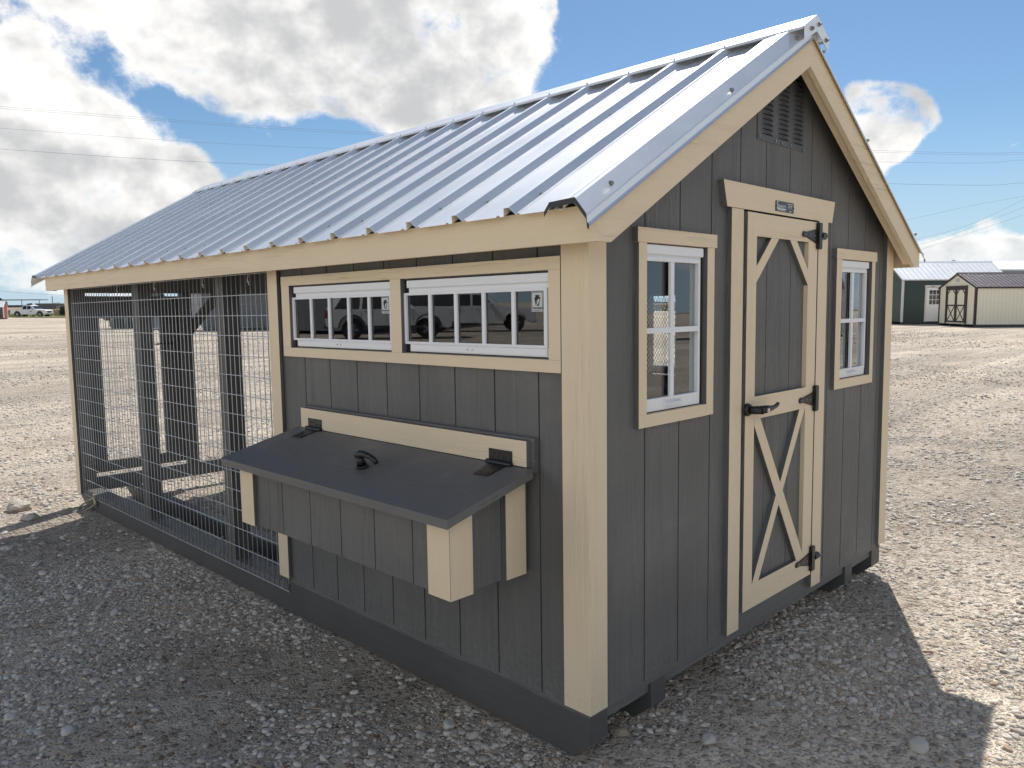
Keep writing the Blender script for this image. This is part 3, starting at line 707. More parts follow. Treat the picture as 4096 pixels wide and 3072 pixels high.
mb = MB(); mb.prism([(.0, 1.9005), (WD, 1.9005), (WD, zdeck(0)-.004), (1.22, zdeck(1.22)-.004), (0, zdeck(0)-.004)], 1, 4.905, 4.925); mb.build('gable_infill', char_x, coop)
# --- run: posts, rails, door, wire mesh
run = empty('run_frame', parent=coop)
char_in = wood('run_post_paint', (.135, .127, .113), 2, .6, .5)
for y0, y1 in ((2.41, 2.497), (3.585, 3.68)): MB().box(.001, .088, y0, y1, .3005, 1.80).build('post', char_in, run)
for y0, y1 in ((2.41, 2.497), (3.585, 3.68)): MB().box(WD-.089, WD-.001, y0, y1, .3005, 1.80).build('post', char_in, run)
MB().box(.001, .088, 4.855, 4.944, .263, 1.80).build('post', char_in, run); MB().box(WD-.089, WD-.001, 4.855, 4.944, .263, 1.80).build('post', char_in, run)
MB().box(.0045, .055, 1.8295, 1.868, .3005, 1.80).build('post', char_in, run)
for x0, x1 in ((.006, .044), (WD-.044, WD-.006)): MB().box(x0, x1, 1.83, 4.94, 1.801, 1.90).build('top_plate', char_y, run)
# end frame at the far gable
MB().box(.089, WD-.089, 4.90, 4.938, 1.765, 1.90).build('header', char_x, run)
MB().box(.089, WD-.089, 4.90, 4.938, .262, .368).build('bottom_rail', char_x, run)
MB().box(.80, .878, 4.86, 4.938, .3685, 1.764).build('post', char_in, run)
MB().box(1.62, 1.70, 4.86, 4.938, .3685, 1.764).build('post', char_in, run)
mb = MB().bar((.845, 4.90, 1.44), (1.16, 4.90, 1.80), .075, .036, (0, 1, 0)); mb.build('knee_brace', char_in, run)
gd = MB().box(.64, .79, 4.905, 4.935, .40, 1.742).build('run_door', char_in, run)
MB().box(.095, .189, 4.9055, 4.9345, .40, 1.742).build('stile', char_in, gd)
MB().box(.19, .639, 4.906, 4.934, 1.575, 1.742).build('rail', char_in, gd); MB().box(.19, .639, 4.906, 4.934, .40, .482).build('rail', char_in, gd)
hb = MB(); hb.tube([(.70, 4.90, 1.365), (.70, 4.86, 1.365)], .014, 8); hb.tube([(.705, 4.862, 1.365), (.62, 4.858, 1.368), (.575, 4.856, 1.362)], .0065, 6); hb.build('door_handle', black, gd)
def wires(name, us, zs, P, r=.00185, jitter=.0, parent=run):
    mb = MB()
    for u in us:
        a = P(u, zs[0]-.004); b_ = P(u, zs[-1]+.004)
        ph = random.uniform(-1, 1)*jitter
        pts = [a+(b_-a)*t_+Vector((0, ph*math.sin(t_*5+u*3), 0)) for t_ in (0, .25, .5, .75, 1)] if jitter else [a, b_]
        mb.tube(pts, r, 5)
    for z in zs: mb.tube([P(us[0]-.004, z), P(us[-1]+.004, z)], r, 5)
    return tag(mb.build(name, wirem, parent, smooth=True), kind='stuff')
zz = [.2655]+[1.688-.1005*k for k in range(13, -1, -1)]+[1.789]
wires('wire_mesh', [1.848+.0504*k for k in range(61)], zz, lambda u, z: Vector((-.0035, u, z)), .0022, .0016)
wires('wire_mesh', [1.84+.0504*k for k in range(62)], zz, lambda u, z: Vector((WD+.0035, u, z)), .0013)
wires('wire_mesh', [.88+.0504*k for k in range(15)], [.37+.1005*k for k in range(14)]+[1.76], lambda u, z: Vector((u, 4.942, z)), .0016)
wires('wire_mesh', [1.70+.0504*k for k in range(14)], [.37+.1005*k for k in range(14)]+[1.76], lambda u, z: Vector((u, 4.942, z)), .0016)
wires('wire_mesh', [.19+.0504*k for k in range(10)], [.482+.1005*k for k in range(11)]+[1.575], lambda u, z: Vector((u, 4.939, z)), .0016, parent=gd)
# bent ends of a few wires near the top rail
mb = MB()
for y_ in (2.11, 2.62, 3.28, 3.90): mb.tube([(-.006, y_, 1.787), (-.009, y_+.006, 1.76), (-.006, y_-.004, 1.735)], .0024, 5); mb.tube([(-.008, y_-.012, 1.752), (-.008, y_+.012, 1.752)], .002, 5)
tag(mb.build('wire_tie', wirem, run), kind='stuff')
# tie-down ring on the far end of the skid
tie = MB().box(-.012, .0, 4.60, 4.64, .205, .30).build('tie_down_bracket', brass, coop)
mb = MB(); ringp = [(-.02, 4.605, .275), (-.028, 4.70, .245), (-.045, 4.79, .205), (-.055, 4.84, .170), (-.055, 4.835, .150), (-.045, 4.79, .150), (-.03, 4.70, .185), (-.02, 4.60, .225), (-.016, 4.575, .25), (-.02, 4.605, .275)]
mb.tube(ringp, .0065, 6, caps=False); mb.build('ring', brass, tie, smooth=True)
for y_, z_ in ((4.62, .292), (4.58, .235)): MB().tube([(-.012, y_, z_), (-.02, y_, z_)], .009, 8).build('bolt', brass, tie)

# --- windows
def window_side(y0, y1, gy0, gy1):
    """awning window in the side wall; y0..y1 opening, gy0..gy1 glass"""
    w = empty('window', (0, 0, 0), 0, side_wall)
    z0, z1 = 1.447, 1.713; fy1 = y1-.030
    fr = MB()                                          # white outer frame, recessed
    for r in sub((y0+.001, fy1, z0+.001, z1-.001), [(gy0-.022, gy1+.006, 1.477, 1.664)]): fr.box(-.002, .03, r[0], r[1], r[2], r[3])
    fr.build('frame', vinyl, w, bevel=.0008)
    MB().box(-.012, -.0021, y0+.001, fy1+.002, 1.684, 1.7115).build('drip_cap', vinyl, w, bevel=.002)
    MB().box(-.006, -.0022, y0+.018, fy1-.014, 1.452, 1.4745).build('sash_rail', vinyl, w, bevel=.001)
    sash = MB()
    for r in sub((gy0-.016, gy1+.014, 1.476, 1.666), [(gy0, gy1, 1.485, 1.657)]): sash.box(-.0065, .003, r[0], r[1], r[2], r[3])
    sash.build('sash', vinyl, w, bevel=.001)
    n = 5; st = (gy1-gy0+.012)/n
    for k in range(1, n):
        c = gy0-.006+st*k; MB().box(-.0045, .0028, c-.0075, c+.0075, 1.4845, 1.6575).build('muntin', vinyl, w)
    for k in range(n):
        a = gy0-.006+st*k+.0085; b_ = gy0-.006+st*(k+1)-.0085
        a = max(a, gy0); b_ = min(b_, gy1)
        MB().add([(.0035, a-.004, 1.481), (.0035, b_+.004, 1.481), (.0035, b_+.004, 1.661), (.0035, a-.004, 1.661)], [(0, 1, 2, 3)]).build('pane', glass, w)
    MB().box(.004, .028, fy1+.0005, y1, z0, z1).build('gap_filler', gapm, w)
    scr = MB()
    for o_ in (-.012, .012): scr.tube([(-.0058, (y0+fy1)/2+o_+.02, 1.463), (-.0085, (y0+fy1)/2+o_+.02, 1.463)], .0042, 8)
    scr.build('screw', chrome, w)
    return w
w_left = window_side(.953, 1.709, .978, 1.693-.03+.03); w_right = window_side(.141, .888, .173, .872)
for nm, b_ in (('head_trim', (1.7195, 1.760, .092, 1.778)), ('sill_trim', (1.402, 1.4415, .092, 1.776))):
    trim(nm, (-T, E, b_[2], b_[3], b_[0], b_[1]), (cream_y, char_y), 'yY', side_wall)
for a, b_ in ((.092, .141), (.888, .953), (1.709, 1.776)): trim('side_trim', (-T, E, a, b_, 1.442, 1.719), (cream_z, char_z), 'yY', side_wall)
# --- text helper
def text_mesh(name, body, size, mw, mat, parent, align='LEFT', sx=1., shear=0.):
    cu = bpy.data.curves.new(name, 'FONT'); cu.body = body; cu.size = size; cu.extrude = .0004; cu.align_x = align; cu.shear = shear
    o = bpy.data.objects.new(name+'_src', cu); COL.objects.link(o)
    dg = bpy.context.evaluated_depsgraph_get(); me = bpy.data.meshes.new_from_object(o.evaluated_get(dg)); me.name = name
    bpy.data.objects.remove(o); me.materials.clear(); me.materials.append(mat)
    r = bpy.data.objects.new(name, me); COL.objects.link(r); r.parent = parent; r.matrix_local = mw @ Matrix.Diagonal((sx, 1, 1, 1)); return r
def frame_m(origin, xa, ya):
    xa = Vector(xa).normalized(); ya = Vector(ya).normalized(); za = xa.cross(ya); mm = Matrix.Identity(4)
    for i in range(3): mm[i][0], mm[i][1], mm[i][2], mm[i][3] = xa[i], ya[i], za[i], origin[i]
    return mm
decalw = plain('sticker_white', (.55, .58, .57), .5, var=.02); inkm = plain('sticker_ink', (.01, .011, .02), .6, var=.0); signm = plain('sign_charcoal', (.045, .05, .062), .4, var=.03); lettm = plain('sign_white', (.72, .75, .78), .5, var=0.)
def decal(parent, yl, z0):
    """window sticker; yl = its left edge (largest y)"""
    w_, h_ = .050, .0635; x = .0025
    d = MB().box(x-.0004, x, yl-w_, yl, z0, z0+h_).build('sticker', decalw, parent)
    mb = MB()
    for r in sub((yl-w_+.0018, yl-.0018, z0+.0018, z0+h_-.0018), [(yl-w_+.003, yl-.003, z0+.003, z0+h_-.003)]): mb.box(x-.0008, x-.0004, r[0], r[1], r[2], r[3])
    cy = yl-w_/2-.001; top = z0+h_-.011; P2 = lambda a, b_: (x-.0008, cy-a, top-b_)
    key = [(-.0095, 0), (.0095, 0), (.0072, .007), (.0135, .007), (.0068, .034), (-.0068, .034), (-.0135, .007), (-.0088, .0085)]
    mb.add([P2(a, b_) for a, b_ in key], [tuple(range(len(key)))]); mb.build('sticker_mark', inkm, d)
    sl = MB(); x2 = x-.0011
    for q in ([(-.005, .034), (-.002, .034), (.008, .012), (.005, .012), (-.003, .019), (-.001, .020)], [(.001, .030), (.004, .029), (.0105, .013), (.0075, .0125)]):
        sl.add([(x2, cy-a, top-b_) for a, b_ in q], [tuple(range(len(q)))])
    sl.build('sticker_letter', decalw, d)
    text_mesh('sticker_text', 'Dutchland', .0105, frame_m((x-.0009, yl-.0045, z0+.0085), (0, -1, 0), (0, 0, 1)), inkm, d, shear=.35)
    MB().box(x-.0009, x-.0004, yl-.038, yl-.015, z0+.0048, z0+.0058).build('sticker_line', inkm, d)
decal(w_left, 1.040, 1.5905); decal(w_right, .2325, 1.5915)

def window_end(x0, x1, gx0, gx1, label=None):
    w = empty('window', (0, 0, 0), 0, end_wall)
    z0, z1 = 1.253, 1.804; fx0 = x0+.002; fx1 = gx1+.020
    fr = MB()
    for r in sub((fx0, fx1, z0+.002, z1-.001), [(gx0-.003, gx1+.003, 1.296, 1.752)]): fr.box(r[0], r[1], -.002, .03, r[2], r[3])
    fr.build('frame', vinyl, w, bevel=.0008)
    MB().box(fx0, fx1+.004, -.012, -.0021, 1.772, 1.803).build('drip_cap', vinyl, w, bevel=.002)
    sash = MB()
    for r in sub((gx0-.002, gx1+.013, 1.288, 1.764), [(gx0, gx1, 1.298, 1.750)]): sash.box(r[0], r[1], -.0065, .006, r[2], r[3])
    sash.build('sash', vinyl, w, bevel=.001)
    xm = gx0+(gx1-gx0)*.485+.0; zm = 1.5235
    MB().box(xm-.011, xm+.011, -.0072, .002, 1.2985, 1.7495).build('muntin', vinyl, w); MB().box(gx0, gx1+.002, -.0085, .001, zm-.009, zm+.009).build('muntin', vinyl, w)
    for a, b_ in ((gx0, xm-.011), (xm+.011, gx1)):
        for c_, d_ in ((1.298, zm-.009), (zm+.009, 1.750)):
            MB().add([(a-.003, .010, c_-.003), (b_+.003, .010, c_-.003), (b_+.003, .010, d_+.003), (a-.003, .010, d_+.003)], [(0, 1, 2, 3)]).build('pane', glass, w)
    MB().box(fx1+.0005, x1, .004, .028, z0, z1).build('gap_filler', gapm, w)
    hx = (gx0+gx1)/2+.005
    h = MB(); h.tube([(hx-.045, -.004, 1.273), (hx-.036, -.016, 1.274), (hx+.036, -.016, 1.277), (hx+.045, -.004, 1.276)], .005, 6); h.box(hx-.052, hx-.038, -.006, -.002, 1.266, 1.281); h.box(hx+.038, hx+.052, -.006, -.002, 1.268, 1.283)
    h.build('handle', vinyl, w)
    sc_ = MB(); [sc_.tube([(fx1-.008, -.002, z_), (fx1-.008, -.005, z_)], .0042, 8) for z_ in (1.345, 1.332)]; sc_.build('screw', chrome, w)
    return w
window_end(.276, .643, .286, .604); window_end(1.811, 2.172, 1.822, 2.128)
for x0, x1, a, b_ in ((.276, .643, .232, .690), (1.811, 2.172, 1.752, 2.214)):
    trim('side_trim', (a, x0, -T, E, 1.2515, 1.8065), (cream_z, char_z), 'xX', end_wall)
    trim('side_trim', (x1, b_, -T, E, 1.211, 1.8065), (cream_z, char_z), 'xX', end_wall)
    trim('sill_trim', (a, x1-.0005, -T, E, 1.210, 1.251), (cream_x, char_x), 'xX', end_wall)
    trim('head_trim', (a-.009, b_+.012, -T-.003, E, 1.807, 1.853), (cream_x, char_x), 'xX', end_wall)

# --- gable vent
vent = MB().box(1.022, 1.424, -.003, .004, 2.236, 2.53).build('gable_vent', plain('vent_grey', (.085, .088, .094), .5), end_wall)
for (a, b_) in ((1.058, 1.150), (1.187, 1.284), (1.316, 1.410)):
    for k in range(14):
        z_ = 2.262+k*.0188; mb = MB(); n_ = 6
        for j in range(n_):
            f0, f1 = j/n_, (j+1)/n_; xa, xb = a+(b_-a)*f0, a+(b_-a)*f1
            d0_, d1_ = .0085*math.sin(math.pi*f0)**.5, .0085*math.sin(math.pi*f1)**.5
            mb.add([(xa, -.0032, z_+.013), (xb, -.0032, z_+.013), (xb, -.0032-d1_, z_), (xa, -.0032-d0_, z_)], [(0, 1, 2, 3)], 0)
            mb.add([(xa, -.0034, z_-.0015), (xb, -.0034, z_-.0015), (xb, -.0034-d1_*.55, z_), (xa, -.0034-d0_*.55, z_)], [(0, 1, 2, 3)], 1)
        mb.build('louvre', [vent.data.materials[0], gapm], vent)
mb = MB(); [mb.tube([(x_, -.003, z_), (x_, -.007, z_)], .005, 8) for x_, z_ in ((1.035, 2.248), (1.168, 2.248), (1.222, 2.245), (1.30, 2.248), (1.415, 2.245))]; mb.build('screw', screwm, vent)

# --- door
door = empty('door', (0, 0, 0), 0, end_wall)
dp = [.914, 1.099, 1.306, 1.512]
for a, b_ in zip(dp[:-1], dp[1:]): MB().box(a+.0025, b_-.0025, -.011, -.004, .415, 1.945).build('siding_board', char_z, door)
MB().box(.9, 1.517, -.0042, .01, .412, 1.948).build('backing', inner, door)
FD = -.030
def dtrim(name, x0, x1, z0, z1, mt, sides=''): return MB().box(x0, x1, FD, -.0112, z0, z1, 0, 1, sides).build(name, [mt, char_z], door)
dtrim('stile', .906, .9785, .402, 1.951, cream_z, 'xX'); dtrim('stile', 1.4305, 1.5165, .402, 1.951, cream_z, '')
dtrim('rail', .9785, 1.4305, 1.8635, 1.9505, cream_x, 'zZ'); dtrim('rail', .9785, 1.4305, 1.159, 1.249, cream_x, 'zZ'); dtrim('rail', .9785, 1.4305, .402, .500, cream_x, 'zZ')
for poly in ([(1.098, 1.863), (1.161, 1.863), (.979, 1.688), (.979, 1.750)], [(1.258, 1.863), (1.319, 1.863), (1.430, 1.746), (1.430, 1.683)]):
    MB().prism(poly, 1, FD, -.0112, 0, 1).build('corner_brace', [cream_z, char_z], door)
MB().prism([(.979, 1.159), (1.028, 1.159), (1.430, .5005), (1.430, .545), (1.372, .5005)][0:2]+[(1.430, .52), (1.430, .5005), (1.372, .5005), (.979, 1.135)], 1, FD-.0005, -.0112, 0, 1).build('cross_brace', [cream_z, char_z], door)
cx_, cz_ = 1.204, .829; dx_, dz_ = (1.402-1.008), (1.159-.5)
for s0, s1 in (((1.427, 1.1585), (1.374, 1.1585)), ((.980, .5005), (1.034, .5005))):
    tx, tz = (s1[0]-cx_), (s1[1]-cz_)
if True:
    up = [(1.374, 1.1585), (1.427, 1.1585), (1.233, .825+.010), (1.206, .868)]
    lo = [(.981, .5005), (1.034, .5005), (1.2015, .785), (1.175, .830)]
    for q in (up, lo): MB().prism(q, 1, FD, -.0112, 0, 1).build('cross_brace', [cream_z, char_z], door)
# dark reveal round the leaf, casings, header
MB().box(.8935, .9055, -.006, .004, .3985, 1.959).build('gap_filler', gapm, end_wall); MB().box(1.5175, 1.5255, -.006, .004, .3985, 1.959).build('gap_filler', gapm, end_wall)
trim('casing', (.805, .893, -T-.002, E, .337, 1.9585), (cream_z, char_z), 'xX', end_wall); trim('casing', (1.526, 1.620, -.0305, E, .339, 1.9585), (cream_z, char_z), 'xX', end_wall)
MB().prism([(.737, 2.052), (1.700, 2.052), (1.674, 1.9592), (.764, 1.9592)], 1, -.025, E, 0, 1).build('door_header', [cream_x, char_x], end_wall)
MB().box(.8935, 1.5275, -.012, E, 1.9515, 1.9588).build('gap_filler', gapm, end_wall)
# hinges (decorative T hinges)
for zc, bump_ in ((1.893, 1), (1.195, 0), (.478, 1)):
    h = MB(); h.box(1.497, 1.531, -.046, -.031, zc-.056, zc+.056, 0)
    h.prism([(1.500, zc-.034), (1.500, zc+.030), (1.487, zc+.026), (1.40, zc+.012), (1.372, zc+.014), (1.362, zc+.004), (1.364, zc-.010), (1.378, zc-.012), (1.40, zc-.010), (1.487, zc-.030)], 1, -.036, -.0305)
    ho_ = h.build('hinge', black, door, bevel=.0025)
    if bump_: MB().tube([(1.531, -.036, zc+.002), (1.572, -.036, zc+.002)], .0155, 10).build('hinge_bumper', black, ho_, smooth=False)
    rv = MB(); [rv.tube([(x_, -.036, z_), (x_, -.038, z_)], .004, 7) for x_, z_ in ((1.385, zc+.001), (1.43, zc), (1.468, zc-.002))]; rv.build('rivet', screwm, ho_)
hd = MB(); hd.tube([(.918, -.030, 1.204), (.918, -.042, 1.204)], [.026, .023], 14); hd.tube([(.918, -.042, 1.204), (.930, -.060, 1.203), (.955, -.078, 1.203)], [.016, .016, .017], 10)
hd.tube([(.940, -.076, 1.203), (.985, -.080, 1.204), (1.03, -.079, 1.204), (1.065, -.077, 1.209), (1.083, -.076, 1.216)], [.016, .015, .009, .008, .007], 10)
ho_ = hd.build('door_handle', black, door, smooth=True); MB().tube([(.965, -.0935, 1.203), (.965, -.098, 1.203)], .008, 10).build('lock_cylinder', chrome, ho_)
# builder's plate on the header
pl = MB().box(1.108, 1.266, -.0275, -.0251, 1.971, 2.012).build('sign_plate', signm, end_wall, bevel=.0008)
def sgn_poly(q, y=-.0282): return [(a, y, b_) for a, b_ in q]
mb = MB()
mb.add(sgn_poly([(1.1175, 1.9855), (1.1215, 1.9855), (1.1215, 2.000), (1.124, 2.005), (1.131, 2.0085), (1.129, 2.011), (1.1205, 2.0075), (1.1175, 2.002)]), [tuple(range(8))])
mb.add(sgn_poly([(1.1175, 1.9800), (1.198, 1.9800), (1.198, 1.9838), (1.1175, 1.9838)]), [(0, 1, 2, 3)]); mb.add(sgn_poly([(1.1175, 1.9838), (1.1215, 1.9838), (1.1215, 1.9856), (1.1175, 1.9856)]), [(0, 1, 2, 3)])
mb.build('sign_logo', lettm, pl)
text_mesh('sign_text', 'QUALITY', .0165, frame_m((1.1225, -.0282, 1.9857), (1, 0, 0), (0, 0, 1)), lettm, pl, sx=1.05)
text_mesh('sign_text', 'STORAGE BUILDINGS', .0068, frame_m((1.1215, -.0282, 1.9742), (1, 0, 0), (0, 0, 1)), lettm, pl, sx=1.02)
mb = MB()
for z_, a, b_ in ((2.0045, 1.207, 1.256), (1.9985, 1.214, 1.249), (1.9925, 1.212, 1.250), (1.9778, 1.222, 1.243), (1.9735, 1.227, 1.238)):
    x = a
    while x < b_:
        w_ = random.uniform(.0015, .004); mb.add(sgn_poly([(x, z_-.0012), (min(x+w_, b_), z_-.0012), (min(x+w_, b_), z_+.0012), (x, z_+.0012)]), [(0, 1, 2, 3)]); x += w_+.0008
mb.add(sgn_poly([(1.211, 1.9868), (1.252, 1.9868), (1.252, 1.9875), (1.211, 1.9875)]), [(0, 1, 2, 3)])
mb.build('sign_small_print', lettm, pl)
mb = MB(); [mb.tube([(x_, -.0275, 1.991), (x_, -.0295, 1.991)], .0038, 8) for x_ in (1.1125, 1.2615)]; mb.build('screw', black, pl)

pl.location.x = .024
# --- nest box
nb = empty('nest_box', (0, 0, 0), 0, coop)
XF = -.334; Y0, Y1 = .262, 1.566; ZB = .734
def zlid(x): return 1.103+.25*x-.012                 # underside of the lid
mb = MB(); pr = [(-.0005, ZB), (XF+.006, ZB), (XF+.006, zlid(XF)-.016), (-.0005, zlid(0)-.016)]
mb.prism(pr, 1, Y0+.005, Y1-.005); mb.build('box_body', char_z, nb)
gy = [Y0, .446, .652, .856, 1.059, 1.264, 1.466, Y1]
for a, b_ in zip(gy[:-1], gy[1:]): MB().box(XF, XF+.0055, a+.0025, b_-.0025, ZB-.001, zlid(XF)-.017).build('siding_board', char_z, nb)
for y_, s_ in ((Y0, -1), (Y1, 1)):
    mb = MB(); ya, yb_ = sorted((y_, y_-s_*.0045)); mb.prism([(-.001, ZB), (-.118, ZB), (-.118, zlid(-.118)-.017), (-.001, zlid(-.001)-.017)], 1, ya, yb_); mb.build('siding_board', char_z, nb)
    mb = MB(); mb.prism([(-.1225, ZB), (XF+.006, ZB), (XF+.006, zlid(XF)-.017), (-.1225, zlid(-.1225)-.017)], 1, ya, yb_); mb.build('siding_board', char_z, nb)
trim('corner_board', (XF-.016, XF+.001, .2485, .352, ZB-.004, zlid(XF)-.018), (cream_z, char_z), '', nb)
mb = MB(); mb.prism([(XF-.0155, ZB-.004), (-.258, ZB-.004), (-.258, zlid(-.258)-.018), (XF-.0155, zlid(XF-.0155)-.018)], 1, .2475-.001, Y0+.001, 0, 1); mb.build('corner_board', [cream_z, char_z], nb)
trim('corner_board', (XF-.016, XF+.001, 1.472, 1.580, ZB-.004, zlid(XF)-.018), (cream_z, char_z), 'y', nb)
mb = MB(); mb.prism([(-.113, ZB), (-.022, ZB), (-.022, zlid(-.022)-.018), (-.113, zlid(-.113)-.018)], 1, .2475, Y0+.001, 0, 1); mb.build('wall_cleat', [cream_z, char_z], nb)
# lid
lid = MB(); pr = [(-.044, 1.103-.25*.044), (-.405, 1.103-.25*.405), (-.405, 1.103-.25*.405-.0135), (-.044, 1.103-.25*.044-.0135)]
lid.prism(pr, 1, .190, 1.635); lid = lid.build('lid', char_lid, nb)
mb = MB(); mb.prism([(-.405+.001, 1.0018-.0138), (-.382, 1.0075-.0138), (-.382, .979), (-.404, .973)], 1, .191, 1.634); mb.build('lid_edging', char_y, lid)
for ya, yb_ in ((.1905, .2085), (1.617, 1.6345)):
    mb = MB(); mb.prism([(-.045, 1.0782), (-.3818, .9940), (-.3818, .980), (-.045, 1.064)], 1, ya, yb_); mb.build('lid_edging', char_y, lid)
trim('back_board', (-.041, -.0215, .222, 1.608, 1.0945, 1.179), (cream_y, char_y), 'yYZ', nb); MB().box(-.021, -.0005, .206, 1.615, 1.075, 1.187).build('back_batten', char_y, nb)
for yc in (.340, 1.492):
    h = MB().box(-.0435, -.0415, yc-.055, yc+.055, 1.098, 1.139).build('hinge', black, nb, bevel=.0006)
    MB().tube([(-.050, yc-.058, 1.096), (-.050, yc+.058, 1.096)], .0085, 10).build('hinge_barrel', black, h)
    mb = MB(); lz = lambda x: 1.103+.25*x+.0015
    q = [(-.052, yc+.038), (-.052, yc-.040), (-.136, yc-.036), (-.142, yc+.026)]
    mb.add([(a, b_, lz(a)) for a, b_ in q]+[(a, b_, lz(a)+.0025) for a, b_ in q], [(0, 1, 2, 3), (7, 6, 5, 4), (0, 4, 5, 1), (1, 5, 6, 2), (2, 6, 7, 3), (3, 7, 4, 0)]); mb.build('hinge_strap', black, h)
    mb = MB()
    for a, b_ in ((-.0437, .035), (-.0437, .011), (-.0437, -.012), (-.0437, -.042)): mb.tube([(a, yc+b_, 1.118+.006*math.sin(b_*200)), (a-.002, yc+b_, 1.118+.006*math.sin(b_*200))], .0042, 8)
    for a, b_ in ((-.085, .0), (-.12, .012), (-.12, -.022)): mb.tube([(a, yc+b_, lz(a)+.002), (a, yc+b_, lz(a)+.004)], .0042, 8)
    mb.build('screw', greyp, h)
hz = 1.103-.25*.245
hd = MB(); hd.tube([(-.245, .842, hz), (-.245, .842, hz+.010), (-.246, .842, hz+.012)], [.024, .022, .017], 16); hd.tube([(-.246, .842, hz+.010), (-.252, .848, hz+.042)], [.0165, .015], 12)
hd.tube([(-.252, .860, hz+.040), (-.252, .848, hz+.050), (-.25, .82, hz+.053), (-.247, .788, hz+.048), (-.245, .765, hz+.038), (-.244, .755, hz+.028)], [.014, .016, .012, .0105, .010, .008], 10)
h = hd.build('lid_handle', black, lid, smooth=True); MB().tube([(-.254, .852, hz+.061), (-.255, .852, hz+.065)], .006, 10).build('lock_cylinder', chrome, h)

